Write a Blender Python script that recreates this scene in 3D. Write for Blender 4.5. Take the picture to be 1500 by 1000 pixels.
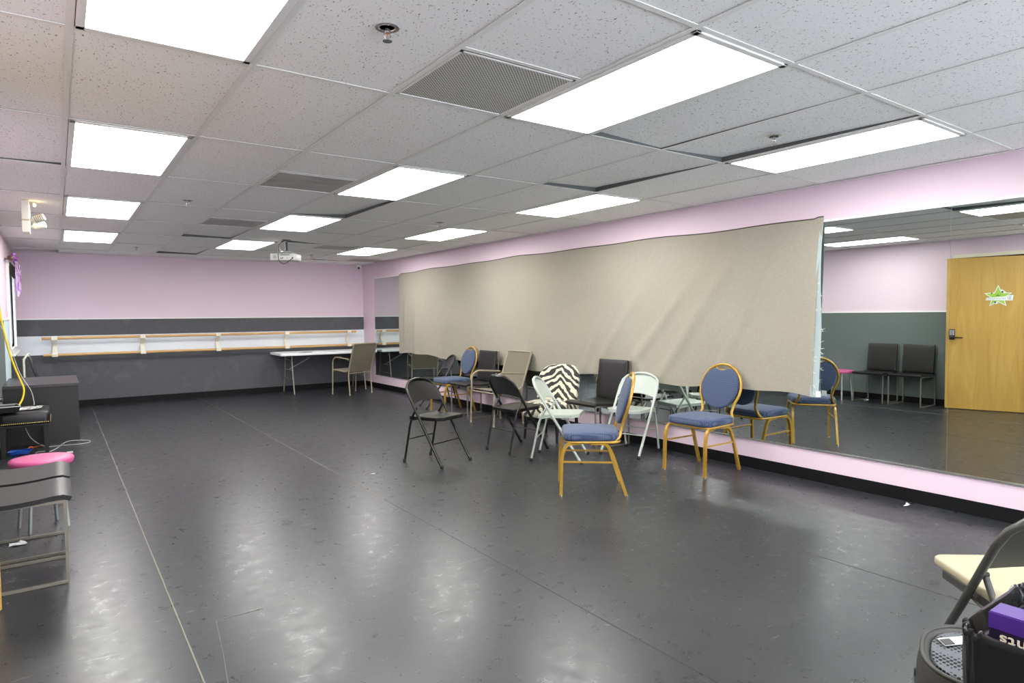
import bpy, bmesh, math, random
from mathutils import Vector, Matrix, Euler, noise
random.seed(7)
PI = math.pi
C = bpy.context.scene.collection
for o in list(bpy.data.objects): bpy.data.objects.remove(o)

# ------------------------------------------------------------ camera, world, exposure
CAM_H = 1.3635
cam_d = bpy.data.cameras.new('camera'); cam = bpy.data.objects.new('camera', cam_d); C.objects.link(cam)
bpy.context.scene.camera = cam
cam_d.sensor_width = 36.0; cam_d.lens = 938.14 / 1500 * 36.0; cam_d.clip_start = 0.02; cam_d.clip_end = 200
_R = Matrix(((0.81472014, 0.03086061, -0.57903257), (-0.57979143, 0.02864239, -0.81426133), (-0.00854372, 0.99911322, 0.04122825)))
# columns: camera right, up, back  expressed in the room's axes
right = Vector((0.81472014, -0.57979143, -0.00854372))
down = Vector((-0.03086061, -0.02864239, -0.99911322))
fwd = Vector((0.57903257, 0.81426133, -0.04122825))
M = Matrix((right, -down, -fwd)).transposed().to_4x4()
M.translation = Vector((0, 0, CAM_H))
cam.matrix_world = M

w = bpy.data.worlds.new('world'); bpy.context.scene.world = w; w.use_nodes = True
bg = w.node_tree.nodes['Background']; bg.inputs[0].default_value = (0.82, 0.90, 1.0, 1); bg.inputs[1].default_value = 10.5
vs = bpy.context.scene.view_settings
vs.view_transform = 'Standard'; vs.look = 'None'; vs.gamma = 1; vs.exposure = 0.0; vs.use_curve_mapping = False
LAMP = 21.0       # troffer diffuser strength

# ------------------------------------------------------------ room numbers (metres, camera foot at 0,0)
XL, XR, YB, YF, ZC = -0.50, 4.965, 12.06, -2.2, 2.3735
GX, GDX, GY, GDY = 0.07, 0.603, 1.494, 1.2356
def gx(c): return GX + GDX * c
def gy(r): return GY + GDY * r

# ------------------------------------------------------------ materials
def lin(c):
    c = c / 255.0
    return c / 12.92 if c <= 0.04045 else ((c + 0.055) / 1.055) ** 2.4
def col(c): return (lin(c[0]), lin(c[1]), lin(c[2]), 1)
def base(name):
    m = bpy.data.materials.new(name); m.use_nodes = True
    nt = m.node_tree; return m, nt, nt.nodes['Principled BSDF']
def nd(nt, t, **k):
    n = nt.nodes.new(t)
    for a, b in k.items(): setattr(n, a, b)
    return n
def coords(nt, scale=(1, 1, 1), rot=(0, 0, 0), obj=True):
    tc = nd(nt, 'ShaderNodeTexCoord'); mp = nd(nt, 'ShaderNodeMapping')
    mp.inputs['Scale'].default_value = scale; mp.inputs['Rotation'].default_value = rot
    nt.links.new(tc.outputs['Object' if obj else 'Generated'], mp.inputs[0]); return mp.outputs[0]
def noise_n(nt, vec, scale, detail=3, rough=0.5, dist=0.0):
    n = nd(nt, 'ShaderNodeTexNoise'); n.inputs['Scale'].default_value = scale; n.inputs['Detail'].default_value = detail
    n.inputs['Roughness'].default_value = rough; n.inputs['Distortion'].default_value = dist
    nt.links.new(vec, n.inputs['Vector']); return n.outputs['Fac']
def ramp(nt, fac, stops):
    r = nd(nt, 'ShaderNodeValToRGB'); e = r.color_ramp.elements
    while len(e) < len(stops): e.new(0.5)
    for i, (p, c) in enumerate(stops):
        e[i].position = p; e[i].color = c if len(c) == 4 else (*c, 1)
    nt.links.new(fac, r.inputs[0]); return r.outputs[0]
def mixc(nt, fac, a, b, mode='MIX'):
    n = nd(nt, 'ShaderNodeMix', data_type='RGBA', blend_type=mode)
    for s, v in ((0, fac), (6, a), (7, b)):
        if isinstance(v, (int, float, tuple)): n.inputs[s].default_value = v
        else: nt.links.new(v, n.inputs[s])
    return n.outputs[2]
def math_n(nt, op, a, b=None, clamp=False):
    n = nd(nt, 'ShaderNodeMath', operation=op, use_clamp=clamp)
    for i, v in enumerate((a, b)):
        if v is None: continue
        if isinstance(v, (int, float)): n.inputs[i].default_value = v
        else: nt.links.new(v, n.inputs[i])
    return n.outputs[0]
def bump(nt, p, h, strength=0.2, dist=0.002):
    b = nd(nt, 'ShaderNodeBump'); b.inputs['Strength'].default_value = strength; b.inputs['Distance'].default_value = dist
    nt.links.new(h, b.inputs['Height']); nt.links.new(b.outputs[0], p.inputs['Normal'])
MATS = {}
def mat(name, c, rough=0.5, metal=0.0, var=0.06, vscale=6, bumps=0, bscale=80, coat=0, spec=0.5, stretch=(1, 1, 1), sheen=0):
    if name in MATS: return MATS[name]
    m, nt, p = base(name)
    v = coords(nt, stretch); f = noise_n(nt, v, vscale, 4)
    c0 = col(c); k = 1 - var; k2 = 1 + var
    cc = ramp(nt, f, [(0.3, (c0[0] * k, c0[1] * k, c0[2] * k)), (0.7, (min(1, c0[0] * k2), min(1, c0[1] * k2), min(1, c0[2] * k2)))])
    nt.links.new(cc, p.inputs['Base Color'])
    p.inputs['Roughness'].default_value = rough; p.inputs['Metallic'].default_value = metal
    p.inputs['Coat Weight'].default_value = coat; p.inputs['Specular IOR Level'].default_value = spec
    p.inputs['Sheen Weight'].default_value = sheen
    if bumps: bump(nt, p, noise_n(nt, v, bscale, 4), bumps)
    MATS[name] = m; return m

PINK = mat('pink_paint', (222, 200, 212), 0.55, var=0.02, vscale=1.2, bumps=0.05, bscale=60)
WHITE = mat('white_enamel', (228, 228, 224), 0.4, var=0.02)
TGRID = mat('ceiling_grid_enamel', (240, 240, 236), 0.5, var=0.02)
DARK = mat('plenum_dark', (70, 72, 70), 0.9)
BLACKBASE = mat('black_vinyl_base', (14, 14, 16), 0.6, var=0.15, vscale=3, spec=0.2)
CHAN = mat('aluminium_channel', (200, 205, 205), 0.25, metal=0.9, var=0.1)
BLKSTEEL = mat('black_enamel_steel', (14, 14, 14), 0.3, var=0.1, coat=0.1)
GRYSTEEL = mat('pale_grey_enamel_steel', (168, 177, 168), 0.3, var=0.04, coat=0.3)
DKGREYSTEEL = mat('charcoal_enamel_steel', (60, 60, 56), 0.35, var=0.05)
GOLD = mat('gold_painted_steel', (174, 136, 48), 0.3, metal=0.3, var=0.12, vscale=20, coat=0.25)
GREYTUBE = mat('grey_satin_steel', (140, 134, 122), 0.35, metal=0.5, var=0.1)
KHAKI = mat('khaki_painted_tube', (142, 132, 112), 0.4, var=0.05)
LEATHER = mat('black_leatherette', (27, 26, 26), 0.36, var=0.12, vscale=5, bumps=0.12, bscale=160)
RUBBER = mat('black_rubber', (24, 24, 24), 0.6)
DESKM = mat('espresso_laminate', (27, 22, 20), 0.4, var=0.1, vscale=3, stretch=(1, 1, 8))
DESKTOP = mat('espresso_laminate_top', (54, 49, 52), 0.35, var=0.1, vscale=3)
PINKPLASTIC = mat('pink_plastic', (190, 80, 132), 0.4, var=0.03)
SILVER = mat('silver_tube', (178, 180, 180), 0.3, metal=0.6)
TABLEW = mat('white_blow_moulded_plastic', (226, 230, 230), 0.45, bumps=0.1, bscale=200, var=0.02)
CREAM = mat('cream_paint', (230, 224, 200), 0.45, var=0.02)
BOARDW = mat('white_painted_board', (226, 230, 234), 0.4, var=0.015)
OFFWHITE = mat('off_white_plastic', (232, 228, 212), 0.4, var=0.02)
CHROME = mat('chrome', (210, 210, 210), 0.12, metal=1.0)
PROJW = mat('projector_casing', (228, 228, 222), 0.4, var=0.02)
BLK = mat('black_plastic', (30, 30, 31), 0.4)
BLACKSTAR = mat('black_print', (25, 28, 40), 0.5)
YEL = mat('yellow_cable', (235, 200, 30), 0.4)
GREYCABLE = mat('grey_cable', (180, 182, 182), 0.4)
PAPER = mat('white_paper', (235, 235, 235), 0.7)
BEIGEPAD = mat('beige_vinyl_pad', (168, 160, 132), 0.5, var=0.05, bumps=0.08, bscale=200)
BLUE = mat('blue_translucent_plastic', (40, 90, 190), 0.2, coat=0.5)
BAGM = mat('black_bin_liner', (28, 28, 28), 0.22, var=0.1, bumps=0.6, bscale=14, coat=0.4)
PURPLE = mat('purple_card', (66, 36, 116), 0.4, var=0.1, vscale=3)
DKPURPLE = mat('dark_purple_card', (26, 18, 44), 0.45)
CARD = mat('grey_brown_cardboard', (120, 112, 96), 0.8, stretch=(1, 30, 1), var=0.15)
SPRK = mat('gunmetal_housing', (52, 52, 48), 0.5, bumps=0.15, bscale=300)
LINER = mat('pale_blue_lining', (160, 174, 174), 0.8, var=0.04)
HEMSHADE = mat('hem_shadow', (60, 58, 50), 0.8)  # dark tone paints the shadow line along the canvas top hem
THREAD = mat('white_thread', (225, 225, 215), 0.8)
FABGREEN = mat('star_green', (160, 200, 70), 0.5, var=0.02)
MUSTARD = mat('orange_bit', (225, 110, 50), 0.5)

def m_floor():
    m, nt, p = base('marley_floor'); v = coords(nt)
    big = noise_n(nt, v, 0.9, 5, 0.6, 0.4)
    c1 = ramp(nt, big, [(0.3, col((32, 34, 38))), (0.55, col((40, 43, 46))), (0.75, col((49, 52, 53)))])
    fine = noise_n(nt, v, 45, 3, 0.6, 0.2)
    c2 = mixc(nt, 0.22, c1, ramp(nt, fine, [(0.25, col((34, 35, 39))), (0.75, col((64, 66, 68)))]))
    last = c2
    for i, (s, rot, sc, th, amt) in enumerate((((1, 9, 1), 0.5, 2.2, 0.735, .35), ((1, 11, 1), -0.9, 2.0, 0.735, .3), ((9, 1, 1), 0.2, 2.4, 0.74, .25), ((1, 7, 1), 1.2, 5.0, 0.745, .35), ((1, 8, 1), 0.1, 7, 0.75, .35))):
        vv = coords(nt, s, (0, 0, rot)); n = noise_n(nt, vv, sc, 4, 0.6, 1.6)
        f = ramp(nt, n, [(th - .04, (0, 0, 0)), (th, (1, 1, 1)), (th + .012, (0, 0, 0))])
        last = mixc(nt, math_n(nt, 'MULTIPLY', f, amt), last, col((170, 172, 168)))
    nt.links.new(last, p.inputs['Base Color'])
    r = ramp(nt, noise_n(nt, v, 12, 5, 0.7, 0.3), [(0.2, (0.21,) * 3), (0.8, (0.40,) * 3)])
    r2 = mixc(nt, 0.08, r, ramp(nt, fine, [(0.35, (0.25,) * 3), (0.65, (0.5,) * 3)]))
    nt.links.new(r2, p.inputs['Roughness']); p.inputs['Specular IOR Level'].default_value = 0.5
    bump(nt, p, noise_n(nt, v, 16, 2, 0.4), 0.03, 0.003)
    return m
FLOOR = m_floor()

def m_tile():
    m, nt, p = base('mineral_fibre_tile'); v = coords(nt)
    a = noise_n(nt, coords(nt, (1, 0.45, 1)), 150, 1, 0.5, 0.6)
    b = noise_n(nt, coords(nt, (0.5, 1, 1), (0, 0, 0.6)), 150, 1, 0.5, 0.6)
    fa = ramp(nt, a, [(0.28, (1, 1, 1)), (0.315, (0, 0, 0))]); fb = ramp(nt, b, [(0.25, (1, 1, 1)), (0.285, (0, 0, 0))])
    f = math_n(nt, 'MAXIMUM', fa, fb)
    big = noise_n(nt, v, 0.8, 3)
    c0 = ramp(nt, big, [(0.3, col((249, 249, 247))), (0.7, col((252, 252, 250)))])
    nt.links.new(mixc(nt, f, c0, col((120, 116, 108))), p.inputs['Base Color'])
    p.inputs['Roughness'].default_value = 0.95; p.inputs['Specular IOR Level'].default_value = 0.1
    return m
TILE = m_tile()

def m_carpetwall(name, c, c2):
    m, nt, p = base(name); v = coords(nt)
    f = noise_n(nt, v, 160, 4, 0.7); g = noise_n(nt, v, 3, 4, 0.6)
    a = ramp(nt, f, [(0.3, col(c)), (0.7, col(c2))])
    s = ramp(nt, g, [(0.55, (0, 0, 0)), (0.85, (0.25, 0.25, 0.25))])
    nt.links.new(mixc(nt, s, a, col((150, 155, 155))), p.inputs['Base Color'])
    p.inputs['Roughness'].default_value = 0.95; p.inputs['Specular IOR Level'].default_value = 0.15
    bump(nt, p, f, 0.4, 0.004); return m
CARPB = m_carpetwall('charcoal_wall_carpet', (74, 74, 78), (106, 106, 110))
CARPL = m_carpetwall('grey_green_wall_carpet', (84, 92, 90), (120, 128, 126))
CARPGLARE = m_carpetwall('glare_pale_wall_carpet', (176, 196, 204), (214, 228, 232))  # pale blue-grey tone paints glare into the dado colour

def m_wood(name, c1, c2, stretch=(1, 1, 0.12), scale=7):
    m, nt, p = base(name); v = coords(nt, stretch)
    n = noise_n(nt, v, scale, 5, 0.6, 1.5); n2 = noise_n(nt, coords(nt, (1, 1, 0.03)), 120, 2)
    a = ramp(nt, n, [(0.3, col(c1)), (0.7, col(c2))])
    nt.links.new(mixc(nt, 0.15, a, ramp(nt, n2, [(0.3, col(c1)), (0.7, col(c2))])), p.inputs['Base Color'])
    p.inputs['Roughness'].default_value = 0.38; return m
DOORW = m_wood('maple_door_veneer', (176, 134, 56), (198, 160, 80))
RAILW = m_wood('oak_handrail', (196, 150, 90), (222, 182, 124), (0.1, 1, 1), 30)

def m_curtain():
    m, nt, p = base('beige_canvas'); v = coords(nt)
    hz = noise_n(nt, coords(nt, (1, 6, 90)), 5, 3, 0.6); vt = noise_n(nt, coords(nt, (1, 90, 6)), 5, 3, 0.6)
    g = noise_n(nt, v, 1.5, 4)
    a = ramp(nt, hz, [(0.3, col((142, 137, 124))), (0.7, col((167, 163, 151)))])
    b = ramp(nt, vt, [(0.3, col((145, 140, 127))), (0.7, col((165, 161, 149)))])
    c = mixc(nt, 0.5, a, b); c = mixc(nt, ramp(nt, g, [(0.4, (0, 0, 0)), (0.8, (0.2, 0.2, 0.2))]), c, col((158, 146, 118)))
    nt.links.new(c, p.inputs['Base Color']); p.inputs['Roughness'].default_value = 0.95; p.inputs['Specular IOR Level'].default_value = 0.1
    bump(nt, p, math_n(nt, 'ADD', hz, vt), 0.15, 0.002); return m
CANVAS = m_curtain()

def m_mirror():
    m, nt, p = base('silvered_mirror'); v = coords(nt)
    n = noise_n(nt, v, 2, 3)
    nt.links.new(ramp(nt, n, [(0.3, (0.62, 0.675, 0.655)), (0.7, (0.64, 0.69, 0.67))]), p.inputs['Base Color'])
    p.inputs['Metallic'].default_value = 1; p.inputs['Roughness'].default_value = 0.0; return m
MIRROR = m_mirror()

def m_weave(name, c1, c2, sc=140, rough=0.85, ax='Y'):
    m, nt, p = base(name); tc = nd(nt, 'ShaderNodeTexCoord'); sp = nd(nt, 'ShaderNodeSeparateXYZ'); nt.links.new(tc.outputs['Object'], sp.inputs[0])
    yz = sp.outputs[ax]
    a = math_n(nt, 'SINE', math_n(nt, 'MULTIPLY', math_n(nt, 'ADD', sp.outputs['X'], yz), sc * 3)); b_ = math_n(nt, 'SINE', math_n(nt, 'MULTIPLY', math_n(nt, 'SUBTRACT', sp.outputs['X'], yz), sc * 3))
    f = math_n(nt, 'MULTIPLY', a, b_)
    nt.links.new(ramp(nt, f, [(0.30, col(c1)), (0.60, col(c2))]), p.inputs['Base Color'])
    p.inputs['Roughness'].default_value = rough; p.inputs['Sheen Weight'].default_value = 0.1
    bump(nt, p, f, 0.15, 0.001); return m
BLUEFAB = m_weave('blue_dotted_upholstery', (46, 60, 90), (94, 108, 130), 120)
BLUEBACK = m_weave('blue_dotted_upholstery_back', (46, 60, 90), (94, 108, 130), 120, ax='Z')
SLING = m_weave('khaki_sling_mesh', (112, 106, 88), (94, 88, 72), 220, 0.8)
SLINGB = m_weave('khaki_sling_mesh_back', (112, 106, 88), (94, 88, 72), 220, 0.8, ax='Z')

def m_zebra():
    m, nt, p = base('zebra_upholstery'); tc = nd(nt, 'ShaderNodeTexCoord'); sp = nd(nt, 'ShaderNodeSeparateXYZ')
    nt.links.new(tc.outputs['Object'], sp.inputs[0])
    n = nd(nt, 'ShaderNodeTexNoise'); n.inputs['Scale'].default_value = 8; n.inputs['Detail'].default_value = 2
    nt.links.new(tc.outputs['Object'], n.inputs['Vector'])
    ax = math_n(nt, 'ABSOLUTE', sp.outputs['X']); ax = math_n(nt, 'MULTIPLY', ax, 0.95)
    y = math_n(nt, 'MULTIPLY', sp.outputs['Y'], -0.9)
    s = math_n(nt, 'ADD', math_n(nt, 'ADD', sp.outputs['Z'], ax), y)
    s = math_n(nt, 'ADD', s, math_n(nt, 'MULTIPLY', n.outputs['Fac'], 0.17))
    s = math_n(nt, 'SINE', math_n(nt, 'MULTIPLY', s, 64))
    nt.links.new(ramp(nt, math_n(nt, 'ADD', math_n(nt, 'MULTIPLY', s, 0.5), 0.5), [(0.50, col((40, 36, 34))), (0.56, col((214, 208, 182)))]), p.inputs['Base Color'])
    p.inputs['Roughness'].default_value = 0.8; p.inputs['Sheen Weight'].default_value = 0.2; return m
ZEBRA = m_zebra()

def m_grille(name, c, hole, sc, rotz=PI / 4, dirt=0.0):
    m, nt, p = base(name); v = coords(nt, (1, 1, 1), (0, 0, rotz))
    vo = nd(nt, 'ShaderNodeTexVoronoi'); vo.inputs['Scale'].default_value = sc; vo.inputs['Randomness'].default_value = 0
    nt.links.new(v, vo.inputs['Vector'])
    f = ramp(nt, vo.outputs['Distance'], [(0.36, (1, 1, 1)), (0.44, (0, 0, 0))])
    c0 = col(c)
    if dirt:
        d = ramp(nt, noise_n(nt, coords(nt, (1, 3, 1)), 3.5, 4, 0.6, 0.6), [(0.35, (0, 0, 0)), (0.7, (dirt,) * 3)])
        c0 = mixc(nt, d, c0, col((105, 96, 92)))
    nt.links.new(mixc(nt, f, c0, col(hole)), p.inputs['Base Color']); p.inputs['Roughness'].default_value = 0.5
    return m
VENTM = m_grille('perforated_vent_plate', (232, 231, 226), (104, 104, 98), 90)
VENTD = m_grille('dusty_perforated_vent_plate', (226, 224, 220), (150, 148, 144), 90, dirt=0.7)
SPKM = m_grille('steel_mesh', (90, 94, 98), (6, 6, 7), 85)
SPKM.node_tree.nodes['Principled BSDF'].inputs['Specular IOR Level'].default_value = 0.15

def m_emit(name, c, s):
    m, nt, p = base(name)
    v = coords(nt); n = noise_n(nt, v, 1.5, 2)
    nt.links.new(ramp(nt, n, [(0.2, tuple(0.97 * x for x in c)), (0.8, c)]), p.inputs['Emission Color'])
    p.inputs['Base Color'].default_value = (0.8, 0.8, 0.8, 1); p.inputs['Emission Strength'].default_value = s; return m
DIFF = m_emit('prismatic_diffuser', (1.0, 0.985, 0.955), LAMP)
WARMLENS = m_emit('warm_bulb', (1.0, 0.55, 0.25), 22)
def m_glass():
    m, nt, p = base('window_glass'); out = nt.nodes['Material Output']
    t = nd(nt, 'ShaderNodeBsdfTransparent'); g = nd(nt, 'ShaderNodeBsdfGlossy'); g.inputs['Roughness'].default_value = 0.02
    mx = nd(nt, 'ShaderNodeMixShader'); fr = nd(nt, 'ShaderNodeFresnel'); fr.inputs[0].default_value = 1.3
    nt.links.new(fr.outputs[0], mx.inputs[0]); nt.links.new(t.outputs[0], mx.inputs[1]); nt.links.new(g.outputs[0], mx.inputs[2])
    nt.links.new(mx.outputs[0], out.inputs[0]); return m
GLASS = m_glass()
STREAM = mat('shimmer_foil', (216, 190, 222), 0.35, metal=0.1, var=0.3, vscale=60)
STREAM2 = mat('violet_foil', (186, 118, 200), 0.25, metal=0.3, var=0.3, vscale=60)
BROWN = mat('brown_curtain_rod', (92, 66, 58), 0.4)

# ------------------------------------------------------------ mesh helpers
class MB:
    def __init__(s): s.bm = bmesh.new(); s.smooth = []
    def add(s, verts, faces, smooth=True):
        vv = [s.bm.verts.new(v) for v in verts]
        for f in faces:
            try:
                fc = s.bm.faces.new([vv[i] for i in f]); fc.smooth = smooth
            except ValueError: pass
        return vv
    def box(s, c, d, rot=None, bev=0.0):
        R = rot if rot is not None else Matrix.Identity(3); c = Vector(c)
        b2 = bmesh.new(); bmesh.ops.create_cube(b2, size=1)
        for v in b2.verts: v.co = Vector((v.co.x * d[0], v.co.y * d[1], v.co.z * d[2]))
        if bev: bmesh.ops.bevel(b2, geom=b2.edges[:], offset=bev, segments=2, affect='EDGES', profile=0.6)
        idx = {v: i for i, v in enumerate(b2.verts)}
        s.add([c + R @ v.co for v in b2.verts], [[idx[v] for v in f.verts] for f in b2.faces], False)
        b2.free(); return s
    def span(s, a, b, bev=0.0):
        a = Vector(a); b = Vector(b); return s.box((a + b) / 2, tuple(abs(x) for x in (b - a)), None, bev)
    def tube(s, pts, r, n=10, closed=False, sq=False, taper=None):
        P = [Vector(p) for p in pts]; N = len(P)
        if sq: n = 4
        rings = []; up = None
        for i, p in enumerate(P):
            if closed: t = (P[(i + 1) % N] - P[i - 1]).normalized()
            else: t = (P[min(i + 1, N - 1)] - P[max(i - 1, 0)]).normalized()
            if up is None:
                a = Vector((0, 0, 1)) if abs(t.z) < 0.9 else Vector((0, 1, 0))
                up = (a - t * a.dot(t)).normalized()
            else:
                up = (up - t * up.dot(t))
                up = up.normalized() if up.length > 1e-5 else Vector((1, 0, 0))
            b = t.cross(up)
            sc = 1.0
            if 0 < i < N - 1 or closed:
                d1 = (P[i] - P[i - 1]).normalized(); d2 = (P[(i + 1) % N] - P[i]).normalized()
                cosh = math.sqrt(max(0.2, (1 + d1.dot(d2)) / 2)); sc = 1 / cosh
            rr = r if taper is None else r * taper[i]
            ring = []
            for k in range(n):
                a = 2 * PI * k / n + (PI / 4 if sq else 0); q = rr * (1.3 if sq else 1)
                ring.append(p + up * math.cos(a) * q + b * math.sin(a) * q)
            rings.append(ring)
        verts = [v for rg in rings for v in rg]; faces = []
        for i in range(N if closed else N - 1):
            j = (i + 1) % N
            for k in range(n): faces.append((i * n + k, i * n + (k + 1) % n, j * n + (k + 1) % n, j * n + k))
        if not closed: faces += [tuple(range(n))[::-1], tuple((N - 1) * n + k for k in range(n))]
        s.add(verts, faces, not sq); return s
    def lathe(s, prof, c=(0, 0, 0), n=24, R=None, sx=1, sy=1):
        c = Vector(c); R = R if R is not None else Matrix.Identity(3); vs_ = []; fs = []
        for (r, z) in prof:
            for k in range(n):
                a = 2 * PI * k / n; vs_.append(c + R @ Vector((r * math.cos(a) * sx, r * math.sin(a) * sy, z)))
        for i in range(len(prof) - 1):
            for k in range(n): fs.append((i * n + k, i * n + (k + 1) % n, (i + 1) * n + (k + 1) % n, (i + 1) * n + k))
        fs += [tuple(range(n))[::-1], tuple((len(prof) - 1) * n + k for k in range(n))]
        s.add(vs_, fs, True); return s
    def layers(s, outs, cap=True, smooth=True):
        n = len(outs[0]); vs_ = [v for o in outs for v in o]; fs = []
        for i in range(len(outs) - 1):
            for k in range(n): fs.append((i * n + k, i * n + (k + 1) % n, (i + 1) * n + (k + 1) % n, (i + 1) * n + k))
        if cap: fs += [tuple(range(n))[::-1], tuple((len(outs) - 1) * n + k for k in range(n))]
        s.add(vs_, fs, smooth); return s
    def cushion(s, out, t, r, dome=0.0, T=None):
        """out: 2D outline, cushion between z 0 and t with rounded edges, then transformed by T"""
        T = T if T is not None else Matrix.Identity(4)
        cx = sum(p[0] for p in out) / len(out); cy = sum(p[1] for p in out) / len(out)
        hw = max(math.hypot(p[0] - cx, p[1] - cy) for p in out)
        L = []
        def ring(ins, z):
            k = 1 - ins / hw; L.append([T @ Vector((cx + (p[0] - cx) * k, cy + (p[1] - cy) * k, z)) for p in out])
        for a in (0, 30, 60, 90):
            q = math.radians(a); ring(r * (1 - math.sin(q)), r * (1 - math.cos(q)))
        for a in (90, 60, 30, 0):
            q = math.radians(a); ring(r * (1 - math.sin(q)), t - r * (1 - math.cos(q)))
        if dome:
            for f in (0.75, 0.5, 0.25, 0.03): ring(hw * (1 - f), t + dome * (1 - f * f))
        s.layers(L); return s
    def prism(s, out, z0, z1, T=None):
        T = T if T is not None else Matrix.Identity(4)
        s.layers([[T @ Vector((p[0], p[1], z)) for p in out] for z in (z0, z1)], smooth=False); return s
    def surf(s, fn, nu, nv, smooth=True):
        vs_ = [Vector(fn(i / nu, j / nv)) for i in range(nu + 1) for j in range(nv + 1)]; W = nv + 1
        s.add(vs_, [(i * W + j, (i + 1) * W + j, (i + 1) * W + j + 1, i * W + j + 1) for i in range(nu) for j in range(nv)], smooth); return s
    def build(s, name, m, parent=None, kind=None, solid=0, sub=0, loc=None, edge=True):
        bmesh.ops.recalc_face_normals(s.bm, faces=s.bm.faces[:])
        me = bpy.data.meshes.new(name); s.bm.to_mesh(me); s.bm.free()
        o = bpy.data.objects.new(name, me); C.objects.link(o)
        for mm in (m if isinstance(m, (list, tuple)) else [m]): me.materials.append(mm)
        if parent: o.parent = parent
        if kind: o['kind'] = kind
        if solid:
            md = o.modifiers.new('solid', 'SOLIDIFY'); md.thickness = solid; md.offset = 0
        if sub:
            md = o.modifiers.new('sub', 'SUBSURF'); md.levels = sub; md.render_levels = sub
        if loc: o.location = loc
        if edge:
            md = o.modifiers.new('es', 'EDGE_SPLIT'); md.split_angle = math.radians(50)
        return o
def fil(pts, r, n=5):
    P = [Vector(p) for p in pts]; out = [P[0]]
    for i in range(1, len(P) - 1):
        a = P[i - 1] - P[i]; b = P[i + 1] - P[i]; d = min(r, a.length * 0.49, b.length * 0.49)
        A = P[i] + a.normalized() * d; B = P[i] + b.normalized() * d
        for k in range(n + 1):
            t = k / n; out.append(A * (1 - t) ** 2 + P[i] * 2 * t * (1 - t) + B * t * t)
    out.append(P[-1]); return out
def rrect(wd, dp, r, n=5, front=None, cx=0, cy=0):
    """rounded rectangle outline; front = width at +y side if tapered"""
    f = (front if front else wd) / 2; b = wd / 2
    P = [Vector((-b, -dp / 2, 0)), Vector((b, -dp / 2, 0)), Vector((f, dp / 2, 0)), Vector((-f, dp / 2, 0))]; out = []
    for i in range(4):
        a = P[i - 1] - P[i]; c = P[(i + 1) % 4] - P[i]; A = P[i] + a.normalized() * r; B = P[i] + c.normalized() * r
        for k in range(n + 1):
            t = k / n; q = A * (1 - t) ** 2 + P[i] * 2 * t * (1 - t) + B * t * t; out.append((q.x + cx, q.y + cy))
    return out
def thing(name, label, cat, loc=(0, 0, 0), rz=0, group=None):
    o = bpy.data.objects.new(name, None); C.objects.link(o); o.empty_display_size = 0.1
    o.location = loc; o.rotation_euler = (0, 0, rz); o['label'] = label; o['category'] = cat
    if group: o['group'] = group
    return o
def tag(o, label, cat, group=None):
    o['label'] = label; o['category'] = cat
    if group: o['group'] = group
    return o
def dup(root, loc, rz, label, group=None):
    r = root.copy(); C.objects.link(r); r.location = loc; r.rotation_euler = (0, 0, rz); r['label'] = label
    if group: r['group'] = group
    for ch in list(root.children):
        c = ch.copy(); C.objects.link(c); c.parent = r
        for g in list(ch.children):
            d = g.copy(); C.objects.link(d); d.parent = c
    return r
def face(dx, dy): return math.atan2(-dx, dy)

# ------------------------------------------------------------ room shell
MB().span((XL - 1.3, YF - .1, -0.1), (XR + .12, YB + .12, 0)).build('floor', FLOOR, kind='structure')
fl = bpy.data.objects['floor']
sm = MB(); sm.span((0.407, 2.0, 0), (0.413, YB - .02, 0.0015)); sm.build('floor_seam', mat('pale_seam', (112, 110, 98), 0.6), fl)
sm = MB(); sm.span((1.948, 4.4, 0), (1.953, YB - .02, 0.0015)); sm.build('floor_seam', mat('pale_seam', (112, 110, 98), 0.6), fl)
sm = MB(); sm.span((1.949, 1.2, 0), (1.952, 4.4, 0.0012)); sm.build('floor_seam', mat('dark_seam', (50, 50, 50), 0.7), fl)
sm = MB(); sm.span((3.436, 0.0, 0), (3.441, 2.0, 0.0012)); sm.build('floor_seam', mat('dark_seam', (50, 50, 50), 0.7), fl)
sm = MB(); sm.tube([(0.545, 3.085, .0008), (0.51, 2.75, .0008), (0.465, 2.40, .0008)], 0.0016, 4); sm.tube([(0.545, 3.085, .0008), (0.75, 3.085, .0008)], 0.0014, 4)
sm.build('floor_seam', mat('pale_seam', (112, 110, 98), 0.6), fl)

# walls
T = 0.12
MB().span((XR, YF, 0), (XR + T, YB + T, ZC + .35)).build('wall_right', PINK, kind='structure')
wb = MB().span((XL - T, YB, 0), (XR, YB + T, ZC + .35)).build('wall_back', PINK, kind='structure')
DY0, DY1, DZ = 2.90, 3.80, 2.11       # door opening
WY0, WY1, WZ0, WZ1 = 10.42, 11.72, 0.98, 2.06   # left window
wl = MB()
wl.span((XL - T, YF, 0), (XL, DY0, ZC + .35)).span((XL - T, DY0, DZ), (XL, DY1, ZC + .35)).span((XL - T, DY1, 0), (XL, WY0, ZC + .35))
wl.span((XL - T, WY0, 0), (XL, WY1, WZ0)).span((XL - T, WY0, WZ1), (XL, WY1, ZC + .35)).span((XL - T, WY1, 0), (XL, YB, ZC + .35))
wl.build('wall_left', PINK, kind='structure')
FX0, FX1, FZ0, FZ1 = 0.1, 4.5, 0.45, 2.2  # opening for an unseen window added to admit daylight
wf = MB(); wf.span((XL, YF - T, 0), (FX0, YF, ZC + .35)).span((FX1, YF - T, 0), (XR, YF, ZC + .35)).span((FX0, YF - T, 0), (FX1, YF, FZ0)).span((FX0, YF - T, FZ1), (FX1, YF, ZC + .35))
wf.build('wall_front', PINK, kind='structure')
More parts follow.
